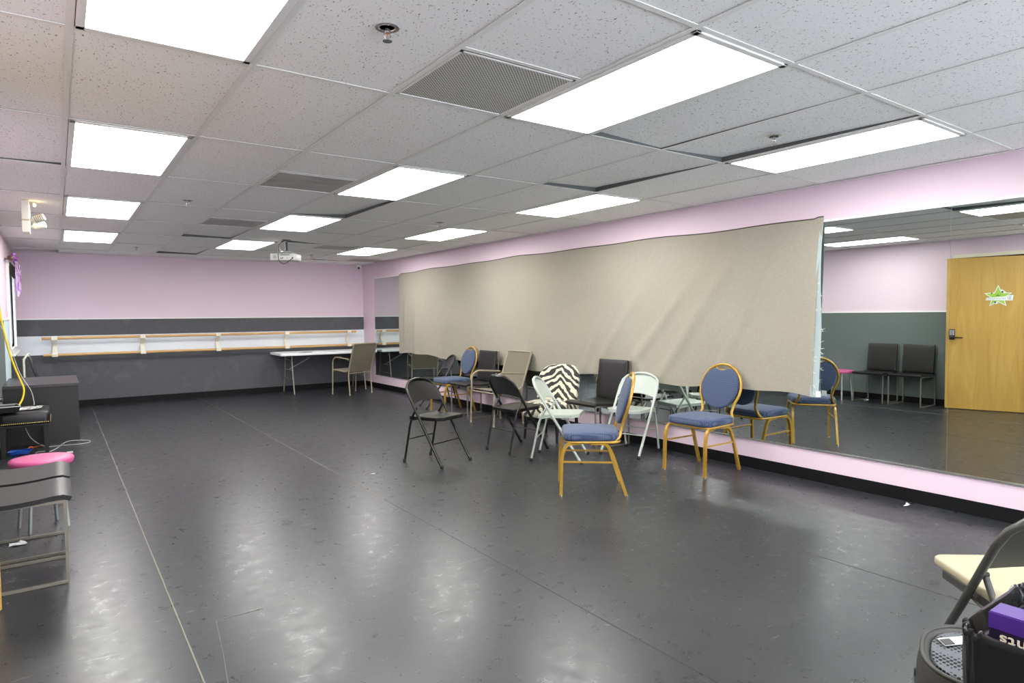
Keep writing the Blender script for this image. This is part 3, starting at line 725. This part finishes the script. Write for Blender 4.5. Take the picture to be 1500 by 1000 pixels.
def banquet_chair():
    t = thing('banquet_chair', '', 'chair')
    f = MB(); W = .205
    # seat rail
    rail = [Vector((x, y, .405)) for x, y in rrect(.40, .40, .07, 5, front=.42)]
    f.tube(rail, .011, 8, closed=True); f.build('seat_frame', GOLD, t)
    for s in (-1, 1):
        MB().tube(fil([(s * .198, .10, .398), (s * .205, .205, .398), (s * .208, .238, .30), (s * .21, .245, .0)], .07, 6), .0125, 4, sq=True).build('front_leg', GOLD, t)
        MB().tube(fil([(s * .198, .02, .398), (s * .200, -.10, .398), (s * .205, -.145, .31), (s * .208, -.245, .0)], .07, 6), .0125, 4, sq=True).build('rear_leg', GOLD, t)
        MB().tube([(s * .206, .240, .26), (s * .205, -.162, .255)], .007, 4, sq=True).build('side_stretcher', GOLD, t)
        for x, y in ((s * .21, .245), (s * .208, -.246)): MB().lathe([(.010, -.0), (.014, .002), (.014, .010)], (x, y, 0), 12).build('glide', CHROME, t)
    # balloon back hoop
    def by(z): return -.195 - .125 * ((z - .43) / .47)
    def hoop(R, n=28):
        P = []
        for k in range(n + 1):
            a = -PI * .30 + (PI * 1.60) * k / n   # opening at the bottom
            x = R * .205 * math.cos(a) / 1.0; z = .700 + .205 * R * math.sin(a); P.append((x, by(z), z))
        return P
    H = hoop(1.0)
    pts = fil([(.185, -.13, .415), (.178, -.195, .425), (.150, by(.50), .50)], .05, 4) + H[2:-2] + fil([(-.150, by(.50), .50), (-.178, -.195, .425), (-.185, -.13, .415)], .05, 4)
    f = MB(); f.tube(pts, .0125, 8); f.build('back_frame', GOLD, t)
    f = MB(); f.tube(fil([(-.085, by(.885), .885), (-.055, by(.855) + .0, .856), (.055, by(.855), .856), (.085, by(.885), .885)], .03, 4), .007, 8); f.build('hand_grip', GOLD, t)
    # oval pad with a dip for the grip
    o = []
    for k in range(40):
        a = 2 * PI * k / 40; x = .190 * math.cos(a); z = .195 * math.sin(a)
        if z > 0: z -= .046 * math.exp(-(x / .06) ** 2)
        if z < 0: x *= .96
        o.append((x, z))
    tilt = math.atan2(.125, .47)
    f = MB(); f.cushion(o, .042, .016, .012, Matrix.Translation((0, by(.700) - .012, .700)) @ Matrix.Rotation(PI / 2 + tilt, 4, 'X') @ Matrix.Scale(-1, 4, (0, 0, 1)))
    f.build('back_pad', BLUEBACK, t)
    so = rrect(.42, .43, .09, 6, front=.45)
    f = MB(); f.cushion(so, .068, .026, .016, Matrix.Translation((0, .012, .410))); f.build('seat_cushion', BLUEFAB, t)
    f = MB(); f.tube([Vector((x * 1.0, y, .434)) for x, y in rrect(.412, .422, .09, 6, front=.442, cy=.012)], .003, 6, closed=True); f.build('piping', BLUEFAB, t)
    return t
gd = banquet_chair(); gd.location = (3.377, 3.69, 0); gd.rotation_euler.z = face(-.786, .618)
gd['label'] = 'gold framed blue cushioned chair seen side-on, nearest the camera in the open floor'; gd['group'] = 'blue and gold banquet chairs'
dup(gd, (4.565, 3.57, 0), face(-1, -.03), 'gold framed blue chair with oval back facing out, rightmost against the mirror', 'blue and gold banquet chairs')
dup(gd, (4.59, 7.92, 0), face(-1, 0.03), 'far gold framed blue chair against the mirror beside the far leather chair', 'blue and gold banquet chairs')

def leather_chair():
    t = thing('leather_chair', '', 'chair'); W = .215
    for s in (-1, 1):
        b = MB(); b.tube(fil([(s * W, .235, .435), (s * W, .235, .009), (s * W, -.235, .009), (s * W, -.235, .435)], .01, 2), .008, 4, sq=True); b.build('sled_leg', GREYTUBE, t)
    b = MB(); b.tube([(s_[0] * W, s_[1] * .235, .428) for s_ in ((-1, 1), (1, 1), (1, -1), (-1, -1))], .008, 4, closed=True, sq=True)
    for s in (-1, 1): b.tube(fil([(s * W, -.235, .43), (s * W, -.250, .62), (s * W, -.262, .87)], .05, 3), .007, 4, sq=True)
    b.tube([(-W, -.262, .868), (W, -.262, .868)], .007, 4, sq=True); b.build('upper_frame', GREYTUBE, t)
    b = MB()
    def seat(u, v, o=0):
        x = (u - .5) * .45; y = -.22 + v * .48
        z = .452 - .016 * math.sin(PI * min(1, v * 1.15)) + (0 if v < .93 else -.2 * (v - .93)) ; return (x, y, z)
    b.surf(seat, 8, 14); b.build('seat', LEATHER, t, solid=.024)
    b = MB()
    b.cushion(rrect(.425, .415, .012, 3, front=.425), .030, .009, .006, Matrix.Translation((0, -.222, .672)) @ Matrix.Rotation(math.radians(7), 4, 'X') @ Matrix.Rotation(PI / 2, 4, 'X') @ Matrix.Scale(-1, 4, (0, 0, 1)))
    b.build('backrest', LEATHER, t)
    b = MB(); b.tube([Vector((x, -.1975 - (y) * .123, .672 + y)) for x, y in rrect(.405, .395, .012, 2)], .003, 5, closed=True); b.build('piping', mat('black_piping', (36, 34, 34), .3), t)
    return t
lc = leather_chair(); lc.location = (4.625, 4.95, 0); lc.rotation_euler.z = face(-1, 0)
lc['label'] = 'black leatherette chair with steel sled legs, between the zebra and grey folding chairs'; lc['group'] = 'black leatherette chairs'
dup(lc, (4.60, 7.36, 0), face(-1, 0.02), 'far black leatherette chair against the mirror, between gold chair and sling chair', 'black leatherette chairs')
dup(lc, (-.225, 4.21, 0), face(1, 0), 'black leatherette chair at the lower left edge, nearest the open door', 'black leatherette chairs')
dup(lc, (-.225, 4.72, 0), face(1, 0), 'black leatherette chair at the left wall, between the near one and pink stool', 'black leatherette chairs')

def sling_chair():
    t = thing('sling_armchair', '', 'chair'); W = .255
    f = MB()
    for s in (-1, 1):
        # arm + front leg
        f.tube(fil([(s * W, .245, 0), (s * W, .225, .60), (s * W, .14, .655), (s * W, -.22, .625)], .09, 6), .012, 10)
        # rear leg and back upright
        f.tube(fil([(s * (W - .01), -.215, 0), (s * (W - .012), -.18, .40), (s * (W - .003), -.350, .880)], .10, 6), .012, 10)
        # seat rail
        f.tube(fil([(s * (W - .02), .235, .43), (s * (W - .02), -.12, .395), (s * (W - .02), -.20, .46)], .06, 4), .010, 8)
    f.tube(fil([(-W + .003, -.347, .872), (-W + .03, -.353, .892), (W - .03, -.353, .892), (W - .003, -.347, .872)], .03, 3), .011, 8)
    f.tube([(-W + .01, .228, .405), (W - .01, .228, .405)], .009, 8); f.tube([(-W + .02, -.175, .375), (W - .02, -.175, .375)], .009, 8)
    f.build('frame', KHAKI, t)
    f = MB(); f.surf(lambda u, v: ((u - .5) * .46, .235 - v * .40, .438 - .04 * v - .022 * math.sin(PI * v) * math.sin(PI * u)), 10, 12); f.build('sling_seat', SLING, t, solid=.004)
    def bk(u, v):
        z = .41 + v * .48; y = -.185 - .168 * max(0, (z - .40)) / .49
        return ((u - .5) * (.462 + .03 * v), y - .012 * math.sin(PI * u) * math.sin(PI * v), z)
    f = MB(); f.surf(bk, 10, 14); f.build('sling_back', SLINGB, t, solid=.004)
    f = MB(); f.tube([bk(i / 10, 1) for i in range(11)], .008, 8); f.tube([bk(i / 10, 0) for i in range(11)], .006, 8); f.build('sling_hem', SLING, t)
    for s in (-1, 1):
        for x, y in ((s * W, .245), (s * (W - .01), -.215)): MB().lathe([(.0135, 0), (.014, .018)], (x, y, 0), 10).build('foot_cap', mat('beige_cap', (170, 160, 140), .5), t)
    return t
sc = sling_chair(); sc.location = (4.545, 6.71, 0); sc.rotation_euler.z = face(-1, -.02)
sc['label'] = 'khaki mesh sling armchair against the mirror, behind the second black folding chair'; sc['group'] = 'khaki sling armchairs'
dup(sc, (4.265, 10.88, 0), face(-.30, .95), 'khaki mesh sling armchair pulled up to the white table in the far corner', 'khaki sling armchairs')

# zebra slipper chair
zb = thing('zebra_chair', 'armless chair upholstered in black and cream zebra stripes, rounded back', 'chair', (4.45, 5.50, 0), face(-.96, -.28))
def zo(): 
    o = []
    for k in range(40):
        a = 2 * PI * k / 40; ca, sa = math.cos(a), math.sin(a); e = 2 / 3.4
        o.append((.27 * math.copysign(abs(ca) ** e, ca), .27 * math.copysign(abs(sa) ** e, sa)))
    return o
f = MB(); f.cushion([(x, y * 1.0) for x, y in zo()], .155, .045, .02, Matrix.Translation((0, .03, .25))); f.build('seat', ZEBRA, zb)
o = []
for k in range(44):
    a = 2 * PI * k / 44; ca, sa = math.cos(a), math.sin(a); e = 2 / (3.0 if sa > 0 else 4.5)
    o.append(((.265 + .015 * sa) * math.copysign(abs(ca) ** e, ca), .255 * math.copysign(abs(sa) ** e, sa)))
f = MB(); f.cushion(o, .09, .04, .02, Matrix.Translation((0, -.24, .545)) @ Matrix.Rotation(PI / 2 + math.radians(12), 4, 'X') @ Matrix.Scale(-1, 4, (0, 0, 1)))
for v in f.bm.verts: v.co.y += 1.2 * v.co.x ** 2
f.build('backrest', ZEBRA, zb)
for sx in (-1, 1):
    for sy in (-1, 1): MB().tube([(sx * .20, sy * .19 + .02, .27), (sx * .215, sy * .205 + .02, .0)], .018, 10, taper=[1.2, .75]).build('leg', BLKSTEEL, zb)

# pink stool
ps = thing('pink_stool', 'round pink plastic stool with grey legs behind the two black chairs', 'stool', (-.105, 5.17, 0), .3)
f = MB(); f.lathe([(.155, .415), (.170, .418), (.178, .445), (.170, .458), (.150, .462), (.05, .462)], n=36); f.build('seat', PINKPLASTIC, ps)
for k in range(4):
    a = PI / 4 + k * PI / 2; MB().tube([(.11 * math.cos(a), .11 * math.sin(a), .42), (.15 * math.cos(a), .15 * math.sin(a), .0)], .011, 10).build('leg', SILVER, ps)

# desk
dk = thing('desk', 'dark brown laminate desk in the far left corner under the window', 'desk', (-.155, 9.24, 0))
b = MB(); b.span((-.34, -.60, .618), (.345, .60, .65), .003); b.build('desk_top', DESKTOP, dk)
for ya in (-.585, .565): MB().span((-.33, ya, .0), (.335, ya + .02, .618), .001).build('side_panel', DESKM, dk)
b = MB(); b.span((.305, -.565, .02), (.325, .565, .618), .001); b.build('front_panel', DESKM, dk)
b = MB(); b.span((-.33, -.12, .0), (.30, -.10, .618)); b.build('divider', DESKM, dk)
# folded chair leaning in the corner beyond the desk
fd = thing('folded_chair', 'folded chair with pale tube frame leaning behind the dark desk', 'chair', (-.26, 10.45, 0), 0)
b = MB(); b.tube(fil([(-.10, .10, .01), (-.10, .02, .84), (-.06, .015, .90), (-.05, .03, .88)], .05, 4), .012, 10); b.tube(fil([(-.10, .44, .01), (-.10, .36, .84), (-.06, .355, .90), (-.05, .37, .88)], .05, 4), .012, 10)
b.tube([(-.10, .36, .84), (-.10, .02, .84)], .012, 8); b.tube([(-.10, .40, .3), (-.10, .06, .3)], .008, 8); b.build('frame', OFFWHITE, fd)
b = MB(); b.box((.02, .22, .62), (.022, .36, .56), Euler((0, math.radians(-16), 0)).to_matrix(), .006); b.build('seat_panel', BLKSTEEL, fd)
b = MB(); b.tube([(-.055, .2, .88), (.10, .2, .34)], .008, 8); b.tube([(.10, .06, .34), (.16, .06, .012)], .012, 8); b.tube([(.10, .38, .34), (.16, .38, .012)], .012, 8); b.tube([(.10, .06, .34), (.10, .38, .34)], .008, 8); b.build('rear_frame', OFFWHITE, fd)

# upholstered bench
be = thing('upholstered_bench', 'black leather bench with brass nailhead trim in front of the desk', 'bench', (-.285, 8.19, 0))
f = MB(); f.cushion(rrect(.41, .60, .05, 5), .125, .028, .012, Matrix.Translation((0, 0, .318))); f.build('seat', LEATHER, be)
f = MB(); f.box((0, 0, .310), (.40, .59, .022), None, .003); f.build('apron', BLKSTEEL, be)
f = MB()
for k in range(26): f.lathe([(.006, 0), (.005, .003), (.001, .0045)], (-.19 + k * .0152, -.302, .340), 8, Euler((PI / 2, 0, 0)).to_matrix())
for k in range(36): f.lathe([(.006, 0), (.005, .003), (.001, .0045)], (.207, -.28 + k * .0158, .340), 8, Euler((0, PI / 2, 0)).to_matrix())
o = f.build('nailhead_trim', mat('brass', (205, 180, 110), .3, metal=.8), be)
for sx in (-1, 1):
    for sy in (-1, 1): MB().tube([(sx * .172, sy * .262, .305), (sx * .172, sy * .262, .0)], .022, 4, sq=True, taper=[1.15, .75]).build('leg', DESKM, be)
# things on the bench
pc = MB(); random.seed(5)
pc.surf(lambda u, v: (-.17 + u * .29 + .03 * v, -.20 + v * .26 + .02 * u, .012 + .004 * math.sin(u * 14) * math.sin(v * 9)), 16, 10)
m_, nt_, p_ = base('black_and_white_print'); vo_ = nd(nt_, 'ShaderNodeTexVoronoi'); vo_.inputs['Scale'].default_value = 22; nt_.links.new(coords(nt_, (1, 1.6, 1)), vo_.inputs['Vector'])
nt_.links.new(ramp(nt_, vo_.outputs['Distance'], [(.46, col((232, 232, 228))), (.52, col((70, 72, 76)))]), p_.inputs['Base Color']); p_.inputs['Roughness'].default_value = .7
o = pc.build('patterned_cloth', m_, solid=.003); o.location = (-.285, 8.19, .450); tag(o, 'black and white patterned cloth lying on the black bench', 'cloth')
tr = thing('black_tray', 'black open tray with pale rim at the left edge, on the bench', 'tray', (-.44, 7.93, .462), .15)
b = MB(); b.prism(rrect(.20, .22, .01, 3), 0, .01); b.build('base', BLK, tr)
b = MB(); b.layers([[Vector((x * k, y * k, z)) for x, y in rrect(.20, .22, .012, 3)] for k, z in ((1, 0), (1.18, .055), (1.12, .055), (.94, .01))], cap=False, smooth=False); b.build('side', BLK, tr)
b = MB(); b.tube([Vector((x * 1.16, y * 1.16, .056)) for x, y in rrect(.20, .22, .012, 3)], .004, 6, closed=True); b.build('rim', GREYCABLE, tr)

def curve_tube(pts, r, n=8, k=6):
    P = [Vector(p) for p in pts]; out = []
    for i in range(len(P) - 1):
        p0 = P[max(0, i - 1)]; p1 = P[i]; p2 = P[i + 1]; p3 = P[min(len(P) - 1, i + 2)]
        for j in range(k):
            t = j / k; out.append(0.5 * ((2 * p1) + (-p0 + p2) * t + (2 * p0 - 5 * p1 + 4 * p2 - p3) * t * t + (-p0 + 3 * p1 - 3 * p2 + p3) * t ** 3))
    out.append(P[-1]); return out
YC = [(0, 300), (0, 380), (1, 440), (4, 480), (9, 515), (14, 540), (19, 560), (21.5, 572), (20, 582), (15, 592)]
tag(MB().tube(curve_tube([(-.470, 8.28, 2.30), (-.468, 8.28, 1.85), (-.463, 8.28, 1.50), (-.440, 8.28, 1.28), (-.398, 8.28, 1.03), (-.355, 8.28, .86), (-.312, 8.28, .72), (-.292, 8.28, .64), (-.305, 8.26, .55), (-.345, 8.22, .47)], .007), .009, 8).build('yellow_cord', YEL), 'thick yellow cord hanging at the left wall down to the black bench', 'cord')
tag(MB().tube(curve_tube([(-.488, 8.8, 1.30), (-.40, 8.62, 1.05), (-.33, 8.5, .80), (-.24, 8.40, .62), (-.215, 8.36, .50), (-.215, 8.33, .468)], .003), .0035, 6).build('grey_cable', GREYCABLE), 'thin grey cable hanging in front of the desk onto the bench cloth', 'cable')
tag(MB().tube(curve_tube([(-.30, 8.45, .22), (-.25, 8.45, .10), (-.14, 8.42, .010), (.0, 8.38, .006), (.20, 8.36, .006), (.27, 8.46, .006), (.22, 8.58, .006), (.06, 8.52, .02), (-.04, 8.20, .006), (-.12, 8.02, .006), (-.20, 8.0, .006), (-.20, 8.12, .006), (-.12, 8.12, .006)], .003), .0035, 6).build('white_cable', GREYCABLE), 'white cable looped on the floor beside the dark desk', 'cable')
tag(MB().tube(curve_tube([(-.12, 7.86, .005), (-.02, 7.84, .005), (.05, 7.88, .006)], .003), .0035, 6).box((.075, 7.89, .008), (.05, .018, .012), None, .003).build('charger_plug', WHITE), 'short white charger lead with plug on the floor by the bench leg', 'cable')
b = MB(); b.layers([[Vector((math.cos(a) * .095 * k + .012 * math.sin(a * 5), math.sin(a) * .07 * k, z + .006 * math.sin(a * 3))) for a in [2 * PI * i / 24 for i in range(24)]] for k, z in ((.75, .0), (1, .035), (.93, .035), (.7, .006))])
o = b.build('blue_dish', BLUE); o.location = (-.335, 7.95 + .16, .007); tag(o, 'crumpled blue plastic dish on the floor under the bench', 'dish')
b = MB(); b.tube(curve_tube([(0, 0, .004), (.08, .05, .006), (.13, .12, .005)], .003), .003, 5).box((.03, .03, .011), (.03, .015, .015), None, .003)
o = b.build('orange_clip', MUSTARD); o.location = (-.29, 8.42, 0); tag(o, 'small orange clip with wire on the floor under the bench', 'clip')
def scrap(loc, sz, seed, lab):
    random.seed(seed); b = MB()
    P = [[Vector(((i / 3 - .5) * sz * 2, (j / 3 - .5) * sz, abs(random.gauss(0, sz * .18)) + .0015)) + Vector((random.uniform(-.2, .2) * sz, random.uniform(-.2, .2) * sz, 0)) for j in range(4)] for i in range(4)]
    b.add([p for r_ in P for p in r_], [(i * 4 + j, (i + 1) * 4 + j, (i + 1) * 4 + j + 1, i * 4 + j + 1) for i in range(3) for j in range(3)], False)
    o = b.build('paper_scrap', PAPER, solid=.0008); o.location = (loc[0], loc[1], .003); tag(o, lab, 'paper scrap', 'paper scraps on the floor')
scrap((2.19, 5.17), .016, 1, 'white paper scrap on the floor left of the lone black folding chair')
scrap((4.82, 2.02), .030, 2, 'white paper scrap by the black baseboard at the right')
scrap((-.23, 4.85), .04, 3, 'crumpled white paper under the black chairs at the left')
scrap((4.35, 7.55), .016, 4, 'tiny white paper scrap under the far leather chair')
tag(MB().span((3.92, 11.30, .7315), (4.12, 11.32, .733)).build('pencil', DESKM), 'dark thin stick lying on the white folding table', 'pencil')

# folding table
ft = thing('folding_table', 'long white plastic folding table along the back wall', 'table', (4.03, 11.655, 0))
f = MB(); f.cushion(rrect(1.78, .74, .05, 5), .045, .012, 0, Matrix.Translation((0, 0, .685))); f.build('table_top', TABLEW, ft)
for s in (-1, 1):
    b = MB(); x = s * .66
    for q in (-1, 1): b.tube(fil([(x, q * .20, .68), (x, q * .24, .38), (x, q * .32, .0)], .08, 4), .0125, 10)
    b.tube([(x, -.22, .60), (x, .22, .60)], .010, 8); b.tube([(x, -.26, .26), (x, .26, .26)], .009, 8)
    b.build('leg_frame', GREYTUBE, ft)
    b = MB(); b.tube([(x, 0, .42), (x - s * .38, 0, .62)], .007, 8); b.tube([(x, -.2, .42), (x, .2, .42)], .007, 8); b.build('brace', SILVER, ft)
tg = MB(); tg.tube(curve_tube([(0, 0, .003), (.08, -.05, .003), (.2, -.02, .003), (.22, .04, .003), (.1, .05, .003), (0, 0, .003)], .002), .003, 5)
o = tg.build('black_cable', BLK); o.location = (3.50, 11.42, .7305); tag(o, 'thin dark cable loop lying on the white folding table', 'cable')

# wall outlet, camera, emergency light, projector
ol = thing('wall_outlet', 'white electrical outlet low on the pink wall behind the chairs', 'outlet', (XR, 6.13, .195))
MB().box((-.004, 0, 0), (.006, .115, .072), None, .002).build('plate', WHITE, ol)
for s in (-1, 1): MB().box((-.008, s * .022, 0), (.003, .03, .028), None, .003).build('socket', OFFWHITE, ol)
cmr = thing('security_camera', 'small white dome security camera in the far right ceiling corner', 'camera', (4.83, 11.93, ZC))
MB().lathe([(.055, 0), (.055, -.02), (.045, -.035), (.02, -.038)], n=20).build('mount', WHITE, cmr)
MB().lathe([(.005, -.045), (.035, -.035), (.042, -.0), (.035, .03), (.01, .04)], (0, -.02, -.065), 18, Euler((PI / 2, 0, 0)).to_matrix()).build('ball', WHITE, cmr)
MB().lathe([(.022, 0), (.022, .012), (.012, .014)], (-.015, -.056, -.075), 16, Euler((PI / 2, 0, math.radians(-25))).to_matrix()).build('lens', BLK, cmr)

el = thing('emergency_light', 'cream twin head emergency light hanging from the ceiling at left', 'light', (-.185, 6.96, ZC), 0)
MB().box((0, 0, -.135), (.055, .21, .27), None, .006).build('body', OFFWHITE, el)
MB().box((.0285, 0, -.08), (.004, .15, .11), None, .002).build('front_cover', CREAM, el)
MB().box((-.002, 0, -.165), (.062, .216, .012), None, .002).build('band', mat('tan_band', (190, 180, 150), .5), el)
for i, (yq, zz, pit) in enumerate(((-.07, -.165, 24), (.07, -.20, 14))):
    R = Euler((0, math.radians(-pit) + PI / 2, math.radians(-12))).to_matrix()
    h = MB(); h.tube([(.025, yq, zz), (.05, yq, zz)], .008, 8); h.lathe([(.020, 0), (.030, .01), (.030, .085), (.027, .09)], Vector((.05, yq, zz)), 8, R, 1, 1); h.build('lamp_head', OFFWHITE, el)
    h = MB()
    for k in range(5): h.lathe([(.0315, .018 + k * .014), (.0315, .024 + k * .014)], Vector((.05, yq, zz)), 8, R)
    if i == 0: h.build('cooling_ribs', mat('rib_grey', (150, 148, 130), .5), el)  # only the first head gets the darker grey rib bands
    else: h.bm.free()
h = MB(); h.lathe([(.012, 0), (.014, .012), (.006, .02)], Vector((.055, -.05, -.03)), 12, Euler((0, PI / 2, 0)).to_matrix()); h.build('indicator_bulb', WARMLENS, el)

pj = thing('ceiling_projector', 'white projector on a ceiling mount with a hanging black cable', 'projector', (2.50, 8.62, ZC), math.radians(0))
MB().lathe([(.06, 0), (.06, -.008), (.02, -.012)], n=20).tube([(0, 0, -.01), (0, 0, -.15)], .016, 12).build('mount_pole', mat('mount_metal', (70, 70, 72), .35, metal=.6), pj)
b = MB(); b.box((0, 0, -.155), (.12, .10, .012), None, .003)
for s in (-1, 1): b.tube([(0, 0, -.15), (s * .10, -.05 * s, -.178)], .007, 6); b.tube([(0, 0, -.15), (s * .10, .06 * s, -.178)], .007, 6)
b.build('bracket', SILVER, pj)
RZ = Matrix.Rotation(math.radians(-35), 4, 'Z')
b = MB(); b.cushion(rrect(.34, .25, .04, 5), .09, .014, 0, Matrix.Translation((-.01, 0, -.275)) @ RZ); b.build('casing', PROJW, pj)
def fp(x, y, z): return (Matrix.Translation((-.01, 0, 0)) @ RZ) @ Vector((x, y, z))
b = MB(); R3 = RZ.to_3x3() @ Euler((PI / 2, 0, 0)).to_matrix()
for x, r_ in ((.0, .008), (.06, .005), (.13, .010)): b.lathe([(r_, 0), (r_, .004)], fp(x, -.125, -.245), 12, R3)
b.box(fp(.03, -.126, -.205), (.12, .003, .008), RZ.to_3x3()); b.box(fp(-.02, -.126, -.25), (.02, .003, .008), RZ.to_3x3()); b.build('ports', BLK, pj)
b = MB(); b.lathe([(.024, 0), (.024, .002)], fp(-.10, -.125, -.23), 20, R3); b.build('speaker_grille', mat('projector_grille', (186, 186, 180), .5), pj)
b = MB(); b.tube(curve_tube([fp(-.02, -.03, -.02), fp(-.06, -.10, -.08), fp(-.045, -.16, -.20), fp(-.03, -.17, -.28), fp(.03, -.18, -.325), fp(.10, -.17, -.29), fp(.13, -.14, -.25)], .004), .0045, 6); b.build('power_cable', BLK, pj)
b = MB(); b.tube(curve_tube([fp(.02, -.02, -.02), fp(-.08, -.05, -.06), fp(-.05, -.06, -.13), fp(-.02, -.04, -.17)], .004), .006, 6); b.build('white_cable', WHITE, pj)

# ------------------------------------------------------------ foreground right: chair, bin, box, heater
fc = folding_chair(DKGREYSTEEL, pad=BEIGEPAD); fc.name = 'folding_chair'
d_ = Vector((.62, .78)).normalized(); fc.location = (2.60, .72, 0); fc.rotation_euler.z = face(d_.x, d_.y)
fc['label'] = 'charcoal folding chair with beige padded seat at the lower right edge'
bn = thing('trash_bin', 'black bin lined with a black plastic bag at the lower right corner', 'bin', (1.59, .307, 0))
BW, BD, BH = .36, .38, .75
b = MB(); b.layers([[Vector((x * k, y * k, z)) for x, y in rrect(BW * .96, BD * .96, .04, 5)] for k, z in ((.80, 0), (.98, .71), (.95, .71), (.77, .012))]); b.build('bin_body', BLK, bn)
def bag(u, v):
    a = u * 2 * PI; out = rrect(BW, BD, .045, 5); n = len(out); q = u * n; i = int(q) % n; f_ = q - int(q)
    x = out[i][0] * (1 - f_) + out[(i + 1) % n][0] * f_; y = out[i][1] * (1 - f_) + out[(i + 1) % n][1] * f_
    cr = noise.noise(Vector((math.cos(a) * 7, math.sin(a) * 7, v * 4))) 
    cr2 = noise.noise(Vector((math.cos(a) * 16, math.sin(a) * 16, v * 9 + 4))) + .8 * abs(noise.noise(Vector((x * 45, y * 45, v * 6))))
    if v < .42: t = v / .42; k = .955 + .05 * t + .010 * cr2; z = .40 + .34 * t
    elif v < .55: t = (v - .42) / .13; k = 1.005 - .035 * t + .028 * cr2; z = .74 + .012 * math.sin(PI * t) + .010 * cr
    else: t = (v - .55) / .45; k = .965 - .17 * t + .035 * cr * min(1, t * 3) + .035 * cr2; z = .74 - .36 * t
    return (x * k, y * k, z)
b = MB(); b.surf(bag, 176, 46); b.build('bin_liner', BAGM, bn, solid=.0015)
b = MB(); b.surf(lambda u, v: ((u - .5) * .27, (v - .5) * .28, .40 + .03 * noise.noise(Vector((u * 5, v * 5, 0)))), 14, 14); b.build('crumpled_liner_bottom', BAGM, bn)

pb = thing('purple_box', 'purple cardboard box with upside down white lettering inside the bin', 'box', (1.495, .318, .578), math.radians(-90))
# local +x runs towards the camera's right (world -y), local -y faces world -x ... box leans inside the liner
tilt = Euler((math.radians(-10), 0, 0)).to_matrix().to_4x4()
BXW, BXH, BXT = .29, .20, .06
b = MB(); b.box((.0, 0, .10), (BXW, BXT, BXH), None, .004); o = b.build('carton', DKPURPLE, pb)
b = MB(); b.box((0, 0, .2005), (BXW - .002, BXT - .002, .004), None, .0015); b.box((0, -BXT / 2 - .0005, .1855), (BXW, .002, .030)); b.build('lid_edge', PURPLE, pb)
def text(s, size, loc, rot, m, parent, ext=.0006):
    cu_ = bpy.data.curves.new('lettering', 'FONT'); cu_.body = s; cu_.size = size; cu_.extrude = ext; cu_.offset = size * .012; cu_.space_character = 1.08
    o_ = bpy.data.objects.new('lettering', cu_); C.objects.link(o_)
    dg = bpy.context.evaluated_depsgraph_get(); me = bpy.data.meshes.new_from_object(o_.evaluated_get(dg)); bpy.data.objects.remove(o_)
    ob = bpy.data.objects.new('lettering', me); C.objects.link(ob); me.materials.clear(); me.materials.append(m); ob.parent = parent; ob.location = loc; ob.rotation_euler = rot; ob.scale = (1.25, 1, 1); return ob
LET = mat('cream_print', (214, 206, 180), .6)
text('aments', .027, (-.022, -BXT / 2 - .003, .163), (PI / 2, PI, 0), LET, pb)
text('ious', .027, (-.020, -BXT / 2 - .003, .141), (PI / 2, PI, 0), LET, pb)
cb = thing('cardboard_piece', 'grey brown corrugated cardboard stuffed behind the purple box in the bin', 'cardboard', (1.60, .30, .585), math.radians(-90))
MB().box((.0, 0, .10), (.27, .04, .19), Euler((math.radians(-14), 0, 0)).to_matrix(), .003).build('flap', CARD, cb)

ht = thing('mesh_top_heater', 'black rounded floor appliance with steel mesh top beside the bin', 'heater', (2.03, .63, 0), math.radians(20))
def so_(a, b_, n=40, e=2.6):
    o_ = []
    for k in range(n):
        t = 2 * PI * k / n; ca, sa = math.cos(t), math.sin(t); o_.append((a * math.copysign(abs(ca) ** (2 / e), ca), b_ * math.copysign(abs(sa) ** (2 / e), sa)))
    return o_
O = so_(.145, .165)
TT = Matrix.Translation((0, 0, .42)) @ Matrix.Rotation(math.radians(-8), 4, 'Y')
b = MB(); L = [[Vector((x * 1.12, y * 1.10, 0)) for x, y in O], [Vector((x * 1.15, y * 1.12, .10)) for x, y in O]]
for k, z in ((1.05, -.05), (1.0, -.008), (.96, 0), (.90, -.003), (.86, -.012)): L.append([TT @ Vector((x * k, y * k, z)) for x, y in O])
b.layers(L); b.build('body', SPRK, ht)
b = MB(); b.tube([TT @ Vector((x * .975, y * .975, .0)) for x, y in O], .006, 8, closed=True); b.build('rim', SPRK, ht)
b = MB(); L = []
for k, z in ((.86, -.0105), (.84, -.004), (.75, -.002), (.3, 0)): L.append([TT @ Vector((x * k, y * k, z)) for x, y in O])
b.layers(L); b.build('mesh_panel', SPKM, ht)
LR = Matrix.Rotation(math.radians(-8), 3, 'Y') @ Matrix.Rotation(math.radians(-55), 3, 'Z')
b = MB(); b.box(TT @ Vector((.055, .078, .003)), (.095, .034, .003), LR, .001); b.build('label_plate', SILVER, ht)
b = MB(); b.box(TT @ Vector((.035, .102, .005)), (.028, .024, .002), LR); b.build('label_print', BLK, ht)
